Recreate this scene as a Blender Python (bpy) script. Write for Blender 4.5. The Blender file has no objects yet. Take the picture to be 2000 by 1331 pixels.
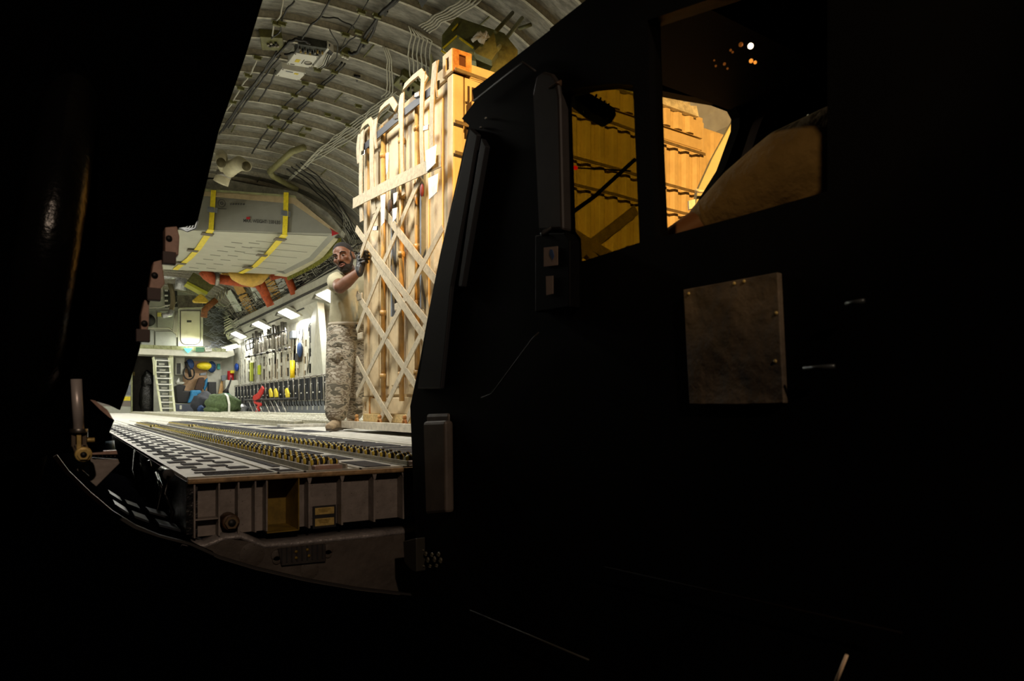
import bpy, bmesh, math, random
from mathutils import Vector, Matrix
from mathutils.geometry import tessellate_polygon
random.seed(7)
S = bpy.context.scene
COL = S.collection
V = Vector

# ------------------------------------------------------------------ camera
T = math.radians(33.55)            # the lens looks this far to starboard of the aircraft's nose
F = 1306.0                         # focal length in pixels of the 2000 px frame
HOR = 797.0                        # eye level in the frame
EYE = V((0, 0, 0.20))              # eye 0.2 m above the cargo deck (deck = z 0)
cam_d = bpy.data.cameras.new('camera')
cam = bpy.data.objects.new('camera', cam_d); COL.objects.link(cam)
cam.location = EYE
cam.rotation_euler = (math.pi/2, 0, -T)
cam_d.sensor_width = 36.0
cam_d.lens = F/2000*36
cam_d.shift_y = (HOR-665.5)/2000
cam_d.clip_start = 0.02; cam_d.clip_end = 200
cam_d.dof.use_dof = True; cam_d.dof.focus_distance = 8.0; cam_d.dof.aperture_fstop = 8.0
S.camera = cam

# ------------------------------------------------------------------ world, exposure
w = bpy.data.worlds.new('night'); S.world = w; w.use_nodes = True
w.node_tree.nodes['Background'].inputs[0].default_value = (0.002, 0.0022, 0.003, 1)
w.node_tree.nodes['Background'].inputs[1].default_value = 0.05
S.view_settings.view_transform = 'Standard'; S.view_settings.look = 'None'
S.view_settings.gamma = 1.0; S.view_settings.use_curve_mapping = False
S.view_settings.exposure = 0.0

# ------------------------------------------------------------------ lamps of the place
def area(name, loc, tgt, sx, sy, power, col=(1, 1, 1), spread=180):
    l = bpy.data.lights.new(name, 'AREA'); l.shape = 'RECTANGLE'; l.size = sx; l.size_y = sy
    l.energy = power; l.color = col; l.spread = math.radians(spread)
    o = bpy.data.objects.new(name, l); COL.objects.link(o); o.location = loc
    o.rotation_euler = (V(tgt)-V(loc)).to_track_quat('-Z', 'Y').to_euler()
    return o
def spot(name, loc, tgt, ang, power, col, blend=.5, rad=.1):
    l = bpy.data.lights.new(name, 'SPOT'); l.spot_size = math.radians(ang); l.spot_blend = blend
    l.energy = power; l.color = col; l.shadow_soft_size = rad
    o = bpy.data.objects.new(name, l); COL.objects.link(o); o.location = loc
    o.rotation_euler = (V(tgt)-V(loc)).to_track_quat('-Z', 'Y').to_euler()
    return o
FL = (1.0, 0.97, 0.86)
# fluorescent lamps under both cove rails of the hold
for Y, pw in ((16.4, 100), (20.1, 100), (23.5, 100), (27.1, 100)):
    area('hold_lamp', (5.36, Y, 2.93), (4.6, Y, 0), .35, .8, pw*.75, FL)
    area('hold_lamp', (0.80, Y, 2.93), (1.6, Y, 0), .35, .8, pw*.6, FL)
area('hold_lamp', (4.3, 29.0, 2.9), (3.9, 29.8, 0), 1.0, .3, 70, FL)
for Y, pw in ((12.9, 90), (9.4, 80), (5.9, 45)):
    area('hold_lamp', (0.72, Y, 2.93), (2.6, Y, 0), .35, .9, pw, FL)
    area('hold_lamp', (5.36, Y, 2.93), (4.4, Y, 0), .35, .9, pw*.7, FL)
area('hold_lamp', (1.0, 4.3, 3.0), (2.0, 4.9, 0.6), .5, .5, 34, FL, 130)
# sodium flood on the airfield behind the loader, plus an added fill for the driver
spot('sodium_flood_and_fill', (0.2, -6.5, 3.6), (3.9, 3.9, 1.9), 23, 9500, (1.0, .54, .14), .35, .12)
spot('sodium_flood_and_fill', (-0.5, -3.6, 2.9), (0.70, 2.1, 0.02), 30, 260, (1.0, .74, .54), .5, .06)
spot('sodium_flood_and_fill', (-2.2, -1.5, 1.9), (1.22, .90, .60), 12, 105, (1.0, .66, .30), .6, .06)  # added spot aimed through the side window at the driver's sleeve

# ------------------------------------------------------------------ pixel rays -> points in the place
vx, vy = math.sin(T), math.cos(T)
FW = V((vx, vy, 0)); RT = V((vy, -vx, 0)); UP = V((0, 0, 1))
def ray(px, py): return FW + RT*((px-1000)/F) + UP*((HOR-py)/F)
def PX(px, py, x): d = ray(px, py); return EYE + d*(x/d.x)
def PY(px, py, y): d = ray(px, py); return EYE + d*(y/d.y)
def PZ(px, py, z): d = ray(px, py); return EYE + d*((z-.2)/d.z)
def PD(px, py, D): return EYE + ray(px, py)*D
CX, CW, CZ, CH, CN = 3.03, 3.10, 2.0, 2.98, 2.4
def ceil_g(p, k=1.0):
    z = max(p.z-CZ, 0)
    return (abs(p.x-CX)/(CW*k))**CN + (z/(CH*k))**CN - 1
def PC(px, py, k=0.985):
    d = ray(px, py); t = 3.0
    while t < 60 and ceil_g(EYE+d*t, k) < 0: t += .05
    a, b = t-.05, t
    for i in range(12):
        m = (a+b)/2
        if ceil_g(EYE+d*m, k) < 0: a = m
        else: b = m
    return EYE + d*a

# ------------------------------------------------------------------ materials
MATS = {}
def mat(name, col, rough=.6, metal=0, var=.0, scale=8, bump=0, bscale=30, emit=0, alpha=None, trans=0, col2=None, stretch=None, spec=None, coat=0):
    if name in MATS: return MATS[name]
    m = bpy.data.materials.new(name); m.use_nodes = True
    nt = m.node_tree; N = nt.nodes; L = nt.links; b = N['Principled BSDF']
    b.inputs['Base Color'].default_value = (*col, 1)
    b.inputs['Roughness'].default_value = rough; b.inputs['Metallic'].default_value = metal
    if spec is not None: b.inputs['Specular IOR Level'].default_value = spec
    if coat: b.inputs['Coat Weight'].default_value = coat
    tc = N.new('ShaderNodeTexCoord'); mp = N.new('ShaderNodeMapping'); L.new(tc.outputs['Object'], mp.inputs[0])
    if stretch: mp.inputs['Scale'].default_value = stretch
    if var or col2:
        n = N.new('ShaderNodeTexNoise'); n.inputs['Scale'].default_value = scale; n.inputs['Detail'].default_value = 6
        n.inputs['Roughness'].default_value = .65
        L.new(mp.outputs[0], n.inputs['Vector'])
        r = N.new('ShaderNodeValToRGB'); L.new(n.outputs['Fac'], r.inputs[0])
        c2 = col2 if col2 else tuple(c*(1-var) for c in col)
        c1 = col if col2 else tuple(min(1, c*(1+var*.6)) for c in col)
        r.color_ramp.elements[0].position = .36; r.color_ramp.elements[0].color = (*c2, 1)
        r.color_ramp.elements[1].position = .62; r.color_ramp.elements[1].color = (*c1, 1)
        L.new(r.outputs[0], b.inputs['Base Color'])
    if bump:
        n2 = N.new('ShaderNodeTexNoise'); n2.inputs['Scale'].default_value = bscale; n2.inputs['Detail'].default_value = 4
        L.new(mp.outputs[0], n2.inputs['Vector'])
        bp = N.new('ShaderNodeBump'); bp.inputs['Strength'].default_value = bump; bp.inputs['Distance'].default_value = .02
        L.new(n2.outputs['Fac'], bp.inputs['Height']); L.new(bp.outputs[0], b.inputs['Normal'])
    if emit:
        b.inputs['Emission Color'].default_value = (*col, 1); b.inputs['Emission Strength'].default_value = emit
    if trans: b.inputs['Transmission Weight'].default_value = trans; b.inputs['IOR'].default_value = 1.0 if trans == 1 else 1.45
    if alpha is not None: b.inputs['Alpha'].default_value = alpha
    MATS[name] = m; return m

M_quilt = mat('quilted_insulation', (.27, .262, .225), .5, .1, scale=6, bump=.45, bscale=14, stretch=(1, 3.0, 1), col2=(.115, .11, .092))
M_rib = mat('frame_flange', (.44, .42, .34), .55, 0, var=.25, scale=20)
M_deck = mat('deck_paint', (.62, .61, .56), .55, 0, var=.3, scale=14, bump=.15, bscale=60)
M_skid = mat('anti_skid', (.055, .055, .065), .9, 0, var=.35, scale=60, bump=.5, bscale=300)
M_cream = mat('hold_panel', (.50, .50, .43), .5, 0, var=.12, scale=6, bump=.1, bscale=30)
M_grey = mat('grey_paint', (.16, .18, .21), .5, 0, var=.2, scale=10)
M_slot = mat('dark_recess', (.05, .05, .045), .7, 0, var=.4, scale=8)
M_olive = mat('olive_primer', (.13, .13, .035), .5, 0, var=.35, scale=14)
M_green = mat('zinc_green', (.30, .32, .16), .5, 0, var=.25, scale=10)
M_yellow = mat('yellow_paint', (.78, .62, .02), .45, 0, var=.15, scale=20)
M_white = mat('white_paint', (.75, .75, .70), .4, 0, var=.08, scale=10)
M_black = mat('black_rubber', (.012, .012, .013), .55, 0, var=.3, scale=30)
M_void = mat('shade_black', (.0010, .0010, .0011), .9, 0, var=.2, scale=6, spec=0)  # near-black colour stands for the shadow on the port door structure
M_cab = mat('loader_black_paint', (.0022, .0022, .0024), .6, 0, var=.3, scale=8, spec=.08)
M_gloss = mat('glossy_black', (.003, .003, .003), .24, 0, bump=.10, bscale=90, spec=.22)
M_chrome = mat('chrome', (.62, .60, .58), .16, 1, var=.15, scale=40)
M_steel = mat('worn_steel', (.32, .30, .27), .35, .9, var=.3, scale=30)
M_tan = mat('tan_container_paint', (.64, .51, .32), .5, 0, var=.14, scale=5, bump=.15, bscale=14)
M_tan2 = mat('tan_locking_bar', (.50, .29, .09), .4, 0, var=.2, scale=12)
M_strap = mat('net_webbing', (.50, .43, .31), .8, 0, var=.2, scale=30, bump=.15, bscale=120)
M_rust = mat('rust', (.36, .10, .012), .8, 0, col2=(.60, .38, .14), scale=9, bump=.4, bscale=60)
M_wood = mat('dunnage_wood', (.60, .44, .20), .7, 0, var=.3, scale=6, stretch=(1, 8, 8))
M_paper = mat('white_paper', (.80, .80, .80), .6, 0, var=.15, scale=30)
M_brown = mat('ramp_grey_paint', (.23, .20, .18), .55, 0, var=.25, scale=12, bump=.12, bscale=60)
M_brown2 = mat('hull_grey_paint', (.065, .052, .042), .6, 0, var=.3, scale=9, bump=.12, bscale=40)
M_gold = mat('yellow_chromate', (.22, .14, .012), .55, 0, var=.4, scale=12)
M_brass = mat('gilt_label', (.55, .40, .13), .45, .2, var=.25, scale=60)
M_pink = mat('primer_and_lit_edge', (.42, .27, .21), .5, .1, var=.25, scale=30)
M_duct = mat('cream_duct', (.56, .52, .36), .5, 0, var=.15, scale=10)
M_orange = mat('orange_duct', (.42, .07, .012), .6, 0, var=.3, scale=14, bump=.5, bscale=40)
M_amber = mat('amber_insulation', (.55, .30, .05), .6, 0, var=.3, scale=12, bump=.6, bscale=16)
M_silver = mat('silver_foil', (.55, .56, .58), .35, .6, var=.3, scale=14, bump=.8, bscale=18)
M_lamp = mat('lamp_diffuser', (1.0, .98, .92), .5, emit=9)
M_wire = mat('white_wire', (.46, .45, .38), .5, 0)
M_bwire = mat('black_cable', (.012, .012, .012), .45, 0)
M_blue = mat('blue_cloth', (.015, .05, .16), .7, 0, var=.4, scale=20)
M_cyan = mat('cyan_cloth', (.02, .18, .38), .6, 0, var=.3, scale=20)
M_red = mat('red_cloth', (.62, .015, .012), .5, 0, var=.3, scale=18, bump=.4, bscale=30)
M_darkred = mat('red_paint', (.42, .012, .02), .4, 0)
M_teal = mat('teal_paint', (.02, .32, .28), .4, 0)
M_kit = mat('green_canvas', (.085, .13, .05), .8, 0, var=.35, scale=14, bump=.8, bscale=18)
M_board = mat('plywood_tan', (.52, .33, .19), .6, 0, var=.15, scale=7)
M_brownc = mat('brown_canvas', (.055, .03, .02), .8, 0, var=.3, scale=20)
M_seat = mat('black_seat_webbing', (.008, .009, .012), .8, 0, var=.4, scale=30)
M_plastic = mat('bin_bag', (.006, .006, .006), .2, 0, bump=1.0, bscale=25)

def glass(name, col, density):
    m = bpy.data.materials.new(name); m.use_nodes = True
    nt = m.node_tree; N = nt.nodes; L = nt.links
    for n in list(N): N.remove(n)
    o = N.new('ShaderNodeOutputMaterial'); tr = N.new('ShaderNodeBsdfTransparent'); gl = N.new('ShaderNodeBsdfGlossy')
    tr.inputs[0].default_value = (*col, 1); gl.inputs['Roughness'].default_value = .03
    mx = N.new('ShaderNodeMixShader'); mx.inputs[0].default_value = density
    L.new(tr.outputs[0], mx.inputs[1]); L.new(gl.outputs[0], mx.inputs[2]); L.new(mx.outputs[0], o.inputs[0])
    return m
M_glassA = glass('dirty_amber_glass', (.30, .30, .13), .03)
M_glassB = glass('clear_cab_glass', (.92, .90, .86), .03)

# ------------------------------------------------------------------ object helpers
def tag(o, label=None, cat=None, group=None, kind=None):
    if label: o['label'] = label
    if cat: o['category'] = cat
    if group: o['group'] = group
    if kind: o['kind'] = kind
    return o
def empty(name, loc, label=None, cat=None, group=None):
    o = bpy.data.objects.new(name, None); COL.objects.link(o); o.location = loc; o.empty_display_size = .1
    o['_o'] = tuple(loc)
    return tag(o, label, cat, group)
class MB:
    def __init__(s): s.v = []; s.f = []; s.m = []; s.sm = []
    def add(s, vs, fs, mi=0, smooth=False):
        b = len(s.v); s.v += [tuple(p) for p in vs]
        for f in fs: s.f.append([i+b for i in f]); s.m.append(mi); s.sm.append(smooth)
        return s
    def box(s, lo, hi, mi=0, R=None, piv=None):
        x0, y0, z0 = lo; x1, y1, z1 = hi
        vs = [V(p) for p in ((x0,y0,z0),(x1,y0,z0),(x1,y1,z0),(x0,y1,z0),(x0,y0,z1),(x1,y0,z1),(x1,y1,z1),(x0,y1,z1))]
        if R is not None:
            piv = V(piv) if piv is not None else sum(vs, V())/8
            vs = [piv+R@(p-piv) for p in vs]
        return s.add(vs, [(0,3,2,1),(4,5,6,7),(0,1,5,4),(1,2,6,5),(2,3,7,6),(3,0,4,7)], mi)
    def prism(s, pts, vec, holes=(), mi=0, ax=None):
        """planar outline (3D) with holes, swept by vec"""
        vec = V(vec); loops = [[V(p) for p in pts]]+[[V(p) for p in h] for h in holes]
        tri = tessellate_polygon(loops); allp = [p for l in loops for p in l]; n = len(allp)
        vs = allp+[p+vec for p in allp]; fs = []
        for t in tri: fs.append(tuple(t)); fs.append(tuple(i+n for i in reversed(t)))
        k = 0
        for l in loops:
            c = len(l)
            for i in range(c): fs.append((k+i, k+(i+1) % c, n+k+(i+1) % c, n+k+i))
            k += c
        return s.add(vs, fs, mi)
    def tube(s, pts, r, n=8, mi=0, cap=True, smooth=True):
        pts = [V(p) for p in pts]; rs = r if isinstance(r, (list, tuple)) else [r]*len(pts)
        vs = []; up = V((0, 0, 1)); prev = None
        for i, p in enumerate(pts):
            d = (pts[min(i+1, len(pts)-1)]-pts[max(i-1, 0)])
            d = d.normalized() if d.length > 1e-9 else V((0, 0, 1))
            if prev is None:
                a = d.cross(up)
                if a.length < .05: a = d.cross(V((1, 0, 0)))
            else:
                a = prev-d*prev.dot(d)
                if a.length < 1e-6: a = d.cross(V((1, 0, 0)))
            a.normalize(); prev = a; b = d.cross(a)
            for j in range(n):
                t = 2*math.pi*j/n; vs.append(p+(a*math.cos(t)+b*math.sin(t))*rs[i])
        fs = []
        for i in range(len(pts)-1):
            for j in range(n): fs.append((i*n+j, i*n+(j+1) % n, (i+1)*n+(j+1) % n, (i+1)*n+j))
        if cap: fs.append(tuple(reversed(range(n)))); fs.append(tuple(range((len(pts)-1)*n, len(pts)*n)))
        return s.add(vs, fs, mi, smooth)
    def loft(s, rings, mi=0, smooth=True, cap=True):
        n = len(rings[0]); vs = [p for r in rings for p in r]; fs = []
        for i in range(len(rings)-1):
            for j in range(n): fs.append((i*n+j, i*n+(j+1) % n, (i+1)*n+(j+1) % n, (i+1)*n+j))
        if cap: fs.append(tuple(reversed(range(n)))); fs.append(tuple(range((len(rings)-1)*n, len(rings)*n)))
        return s.add(vs, fs, mi, smooth)
    def ball(s, c, r, n=12, mi=0, M=None, smooth=True):
        c = V(c); r = (r, r, r) if not isinstance(r, (tuple, list)) else r; rings = []
        h = n//2+1
        for i in range(h+1):
            a = math.pi*(i/h)*.998+.003; ring = []
            for j in range(n):
                t = 2*math.pi*j/n
                p = V((r[0]*math.sin(a)*math.cos(t), r[1]*math.sin(a)*math.sin(t), r[2]*math.cos(a)))
                ring.append(c+(M@p if M is not None else p))
            rings.append(ring)
        return s.loft(rings, mi, smooth)
    def ribbon(s, pts, width, nrm, th=.004, mi=0):
        """flat strap along pts; nrm = its face normal"""
        pts = [V(p) for p in pts]; nrm = V(nrm).normalized(); rings = []
        for i, p in enumerate(pts):
            d = (pts[min(i+1, len(pts)-1)]-pts[max(i-1, 0)]).normalized(); a = d.cross(nrm).normalized()*width/2; b = nrm*th/2
            rings.append([p-a-b, p+a-b, p+a+b, p-a+b])
        return s.loft(rings, mi, False)
    def build(s, name, mats, parent=None, bevel=0, solid=0, label=None):
        me = bpy.data.meshes.new(name); me.from_pydata(s.v, [], s.f)
        for m in (mats if isinstance(mats, (list, tuple)) else [mats]): me.materials.append(m)
        for p, mi, sm in zip(me.polygons, s.m, s.sm): p.material_index = mi; p.use_smooth = sm
        bm = bmesh.new(); bm.from_mesh(me); bmesh.ops.recalc_face_normals(bm, faces=bm.faces); bm.to_mesh(me); bm.free()
        o = bpy.data.objects.new(name, me); COL.objects.link(o)
        if parent is not None:
            o.parent = parent
            if '_o' in parent.keys(): o.matrix_parent_inverse = Matrix.Translation(V(parent['_o'])).inverted()
        if bevel:
            b = o.modifiers.new('b', 'BEVEL'); b.width = bevel; b.segments = 2; b.limit_method = 'ANGLE'; b.angle_limit = .6
        if label: o['label'] = label
        return o
def text_mesh(s, origin, ux, uy, h, name, m, parent=None, ext=.001):
    """lettering as real raised geometry: ux = reading direction, uy = up"""
    c = bpy.data.curves.new(name, 'FONT'); c.body = s; c.size = h; c.extrude = ext; c.align_x = 'LEFT'; c.offset = h*.010
    t = bpy.data.objects.new(name+'_tmp', c); COL.objects.link(t)
    dg = bpy.context.evaluated_depsgraph_get(); me = bpy.data.meshes.new_from_object(t.evaluated_get(dg))
    bpy.data.objects.remove(t)
    ux = V(ux).normalized(); uy = V(uy).normalized(); uz = ux.cross(uy)
    M = Matrix(((ux.x, uy.x, uz.x, origin[0]), (ux.y, uy.y, uz.y, origin[1]), (ux.z, uy.z, uz.z, origin[2]), (0, 0, 0, 1)))
    me.transform(M); me.materials.clear(); me.materials.append(m)
    o = bpy.data.objects.new(name, me); COL.objects.link(o)
    if parent is not None:
        o.parent = parent
        if '_o' in parent.keys(): o.matrix_parent_inverse = Matrix.Translation(V(parent['_o'])).inverted()
    return o
def copy_tree(o, parent=None):
    c = o.copy(); COL.objects.link(c)
    if parent is not None: c.parent = parent
    for ch in list(o.children): copy_tree(ch, c)
    return c
ORD = 'first second third fourth fifth sixth seventh eighth ninth tenth eleventh twelfth thirteenth fourteenth fifteenth sixteenth seventeenth eighteenth nineteenth twentieth'.split()
# ================================================================== SETTING
# ---- ground of the airfield
MB().box((-14, -12, -1.75), (14, 2.0, -1.6)).build('ground', mat('night_asphalt', (.006, .006, .006), .9, 0, var=.3, scale=6, spec=.1)).__setitem__('kind', 'structure')

# ---- ceiling: insulated shell with frames every half metre
def ceil_pt(t, Y, off=0.0):
    c, s = math.cos(t), math.sin(t)
    u = math.copysign(abs(c)**(2/CN), c); v = abs(s)**(2/CN)
    return V((CX+(CW-off)*u, Y, CZ+(CH-off)*v))
mb = MB(); NA = 56; ys = []
Y = 0.65
FR = []
while Y < 30.6:
    FR.append(Y); Y += .5
rings = []
for k, Yf in enumerate(FR[:-1]):
    for j in range(5):
        f = j/5; ys.append((Yf+f*.5, .045*math.sin(math.pi*f)**.6 if f else 0))
for (yy, o) in ys:
    rings.append([ceil_pt(math.pi*i/NA, yy, -0.0+o*.5) for i in range(NA+1)])
vs = [p for r in rings for p in r]; n = NA+1; fs = []
for i in range(len(rings)-1):
    for j in range(NA): fs.append((i*n+j, i*n+j+1, (i+1)*n+j+1, (i+1)*n+j))
mb.add(vs, fs, 0, True)
for Yf in FR[:-1]:                                   # frame flanges, part of the shell
    for (a, b, o0, o1, mi) in ((-.006, .006, 0, .075, 1), (-.006, .03, .07, .082, 1)):
        rr = []
        for i in range(NA+1):
            t = math.pi*i/NA
            rr.append([ceil_pt(t, Yf+a, o0), ceil_pt(t, Yf+b, o0), ceil_pt(t, Yf+b, o1), ceil_pt(t, Yf+a, o1)])
        mb.loft(rr, mi, False)
c = mb.build('ceiling', [M_quilt, M_rib]); c['kind'] = 'structure'

# stringers and clips between the frames: pattern of the shell
mb = MB()
for t in (.62, .84, 1.05, 1.28, 1.5, 1.75, 2.0, 2.25):
    for k, Yf in enumerate(FR[:-1]):
        if (k*7+int(t*10)) % 3 == 0:
            a = ceil_pt(t+.02*math.sin(k), Yf, .05); b = ceil_pt(t+.02*math.sin(k), Yf+.46, .05)
            mb.tube([a, b], .011, 5)
o = mb.build('trim_1', M_olive); o['kind'] = 'structure'

# ---- cargo deck: ramp and main floor
XL, XR, Y0, YB = .28, 5.78, 2.08, 30.0
def pad(mb, x0, x1, y0, y1): mb.box((x0, y0, .0005), (x1, y1, .003), 1)
mb = MB(); mb.box((XL, Y0, -.010), (XR, YB+.6, 0))
mb.box((-.1, 7.0, -.06), (XL, YB+.6, -.002))
# port strip of staggered pads with pale strips, as seen beside the ramp edge
for i in range(4): pad(mb, .335, .60, 2.115+i*.022, 2.124+i*.022)
pad(mb, .32, .57, 2.222, 2.243)
y = 2.30
while y < 9:
    s = 1+max(0, y-3)*.22
    pad(mb, .33, .392, y, y+.075*s); pad(mb, .44, .50, y+.03*s, y+.105*s)
    pad(mb, .30, .355, y+.125*s, y+.195*s); pad(mb, .40, .455, y+.145*s, y+.215*s)
    y += .25*s
mb.box((.572, 2.32, .0005), (.596, 9, .003), 1)
for i in range(14):
    y = 2.5+i*.5
    pad(mb, .655, .685, y, y+.2)
    if i % 3 != 1: pad(mb, .655, .685, y+.28, y+.42)
for i in range(24):                                      # pads between the two roller rows
    y = 2.14+i*.36
    pad(mb, .83, .92, y, y+.24)
for i in range(16):                                      # broad pads starboard of the rows
    y = 2.16+i*.55
    pad(mb, 1.24, 1.46, y, y+.29)
    mb.prism([(1.24, y+.35, .0005), (1.46, y+.35, .0005), (1.46, y+.49, .0005), (1.33, y+.49, .0005), (1.33, y+.44, .0005), (1.24, y+.44, .0005)], (0, 0, .0025), mi=1)
for i in range(6):
    pad(mb, 1.60, 1.80, 5.4+i*1.1, 6.05+i*1.1)
# raised lips and seams
for x in (.53, .61, .79, .96, 1.16, 1.52): mb.box((x-.004, Y0, 0), (x+.004, 12, .004), 2)
mb.box((XL, Y0, 0), (XR, Y0+.014, .004), 2)
for x in (.63, .75, .965, 1.085): mb.box((x-.003, Y0+.02, 0), (x+.003, 8.5, .018), 2)
fl = mb.build('floor', [M_deck, M_skid, M_rib]); fl['kind'] = 'structure'

# ---- hold walls
XW = 5.80
def wall_pt(Yv, z, x=XW): return V((x, Yv, z))
holes = []; slots = []
y = 15.2; k = 0
while y < 29.2:
    for (dy, wy, z0, z1) in ((.05, .27, 1.20, 1.58), (.05, .27, 1.68, 2.02), (.40, .10, 1.25, 1.9), (.56, .17, 1.5, 1.82), (.56, .16, 1.16, 1.40), (.10, .14, 2.12, 2.32), (.50, .15, 2.0, 2.3)):
        z1 = z1+.12*math.sin(k*2.1); dd = .03*math.sin(k*1.7+dy*9)
        if (k+int(dy*10)) % 7 == 6: continue
        holes.append((y+dy+dd, y+dy+dd+wy, z0, z1))
    y += .78; k += 1
mb = MB()
mb.prism([wall_pt(2.2, 0), wall_pt(30, 0), wall_pt(30, 2.85), wall_pt(2.2, 2.85)], (.03, 0, 0),
         [[wall_pt(a, c), wall_pt(b, c), wall_pt(b, d), wall_pt(a, d)] for (a, b, c, d) in holes])
mb.box((XW+.16, 2.2, 0), (XW+.2, 30, 2.9), 1)
for (a, b, c_, d) in holes[::2]:                            # stringers and hardware behind the cut-outs
    mb.box((XW+.06, a-.05, (c_+d)/2-.02), (XW+.12, b+.05, (c_+d)/2+.02), 0)
for i in range(18): mb.box((XW-.012, 15.2+i*.78-.02, .45), (XW, 15.2+i*.78+.02, 2.8), 2)
mb.box((XW-.10, 2.2, 0), (XW, 30, .40), 3)                   # blue-grey kick panel
for i in range(28): mb.box((XW-.104, 15+i*.52, .14), (XW-.10, 15+i*.52+.07, .26), 4 if i % 3 else 2)
mb.box((XW-.13, 2.2, .40), (XW, 30, .43), 0)
wr = mb.build('wall_right', [M_cream, M_slot, M_rib, M_grey, M_white]); wr['kind'] = 'structure'
mb = MB(); mb.box((.05, 9.5, 0), (.25, 30, 2.9)); wl = mb.build('wall_left', M_cream); wl['kind'] = 'structure'
# cove rail along the starboard side that carries the lamps
mb = MB()
prof = [(5.80, 2.82), (5.50, 3.02), (5.42, 3.18), (5.40, 3.55), (5.47, 3.60), (6.0, 3.3), (6.0, 2.82)]
for (a, b) in ((2.2, 14.9), (15.05, 29.6)):
    mb.prism([(x, a, z) for x, z in prof], (0, b-a, 0))
mb.box((5.385, 15.05, 3.28), (5.42, 29.6, 3.345), 1)
mb.box((5.50, 15.05, 2.985), (5.535, 29.6, 3.02), 1)
cv = mb.build('trim_2', [M_cream, M_slot]); cv['kind'] = 'structure'
MB().prism([(.25, 3.6, 2.82), (.56, 3.6, 3.02), (.62, 3.6, 3.5), (.1, 3.6, 3.3)], (0, 26, 0)).build('trim_3', M_cream)['kind'] = 'structure'

# ---- forward bulkhead
mb = MB(); yb = YB
def bp(px, py, y=YB): return PY(px, py, y)
zL = bp(300, 690).z                                            # loft floor height
A = bp(256, 700); B = bp(299, 806)
mb.prism([(-.2, yb, 0), (A.x, yb, 0), (A.x, yb, zL-.1), (B.x+.02, yb, zL-.1), (B.x+.02, yb, 0), (6.2, yb, 0), (6.2, yb, 4.95), (-.2, yb, 4.95)], (0, .08, 0))
mb.box((A.x-.3, yb+.9, 0), (B.x+.4, yb+.95, zL), 1)
mb.box((A.x-.01, yb, 0), (A.x+.05, yb+.9, zL), 2)
P0 = bp(236, 800)
mb.box((P0.x-1.2, yb-.02, bp(240, 772).z), (A.x-.02, yb, bp(240, 752).z), 3)
mb.box((P0.x-1.2, yb-.02, bp(240, 783).z), (A.x-.02, yb, bp(240, 775).z), 4)
mb.box((P0.x-1.2, yb-.02, bp(240, 794).z), (A.x-.02, yb, bp(240, 784).z), 5)
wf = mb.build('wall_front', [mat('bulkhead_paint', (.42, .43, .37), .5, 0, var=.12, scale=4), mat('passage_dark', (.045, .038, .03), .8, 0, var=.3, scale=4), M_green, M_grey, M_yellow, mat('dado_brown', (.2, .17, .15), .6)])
wf['kind'] = 'structure'
# loft floor beam
mb = MB(); z0 = bp(300, 697).z; z1 = bp(300, 679).z
mb.box((-.1, yb-1.1, z0), (5.35, yb, z0+.22)); mb.box((-.1, yb-1.12, z0+.22), (5.3, yb, z1), 1)
mb.prism([(5.35, yb-1.1, z0), (5.65, yb-1.0, z0+.12), (5.60, yb-1.0, z0+.33), (5.35, yb-1.1, z1)], (0, 1.0, 0))
for i in range(9): mb.box((.3+i*.6, yb-1.125, z0+.24), (.32+i*.6, yb-1.1, z1), 2)
lb = mb.build('trim_4', [mat('loft_white', (.62, .61, .52), .45, 0, var=.1, scale=6), M_green, M_olive]); lb['kind'] = 'structure'

# ---- black aircraft door structure filling the port side
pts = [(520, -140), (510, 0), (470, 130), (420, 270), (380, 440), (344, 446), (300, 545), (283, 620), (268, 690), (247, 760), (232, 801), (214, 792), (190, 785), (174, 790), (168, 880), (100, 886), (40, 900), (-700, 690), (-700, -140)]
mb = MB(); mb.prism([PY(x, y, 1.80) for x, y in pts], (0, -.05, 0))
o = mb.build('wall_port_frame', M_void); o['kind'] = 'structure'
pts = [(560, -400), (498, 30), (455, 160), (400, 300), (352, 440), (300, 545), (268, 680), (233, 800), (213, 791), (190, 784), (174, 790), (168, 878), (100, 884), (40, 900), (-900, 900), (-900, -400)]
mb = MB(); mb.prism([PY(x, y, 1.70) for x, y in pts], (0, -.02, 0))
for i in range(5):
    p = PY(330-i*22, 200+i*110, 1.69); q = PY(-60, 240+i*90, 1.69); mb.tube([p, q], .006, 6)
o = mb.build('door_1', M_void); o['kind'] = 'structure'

# ---- ground-side hull below the ramp
mb = MB()
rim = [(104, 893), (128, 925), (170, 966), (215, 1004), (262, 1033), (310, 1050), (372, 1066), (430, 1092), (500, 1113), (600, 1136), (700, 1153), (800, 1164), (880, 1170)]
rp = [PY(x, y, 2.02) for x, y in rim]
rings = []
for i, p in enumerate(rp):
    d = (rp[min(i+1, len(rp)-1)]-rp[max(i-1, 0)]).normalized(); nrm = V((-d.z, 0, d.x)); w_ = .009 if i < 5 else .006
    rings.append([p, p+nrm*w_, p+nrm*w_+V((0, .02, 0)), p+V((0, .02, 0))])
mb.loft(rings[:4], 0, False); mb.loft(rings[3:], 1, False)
mb.build('trim_5', [M_pink, mat('rim_shade', (.02, .018, .017), .5)])['kind'] = 'structure'  # pink then dark along the rim imitates the light falling off
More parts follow.
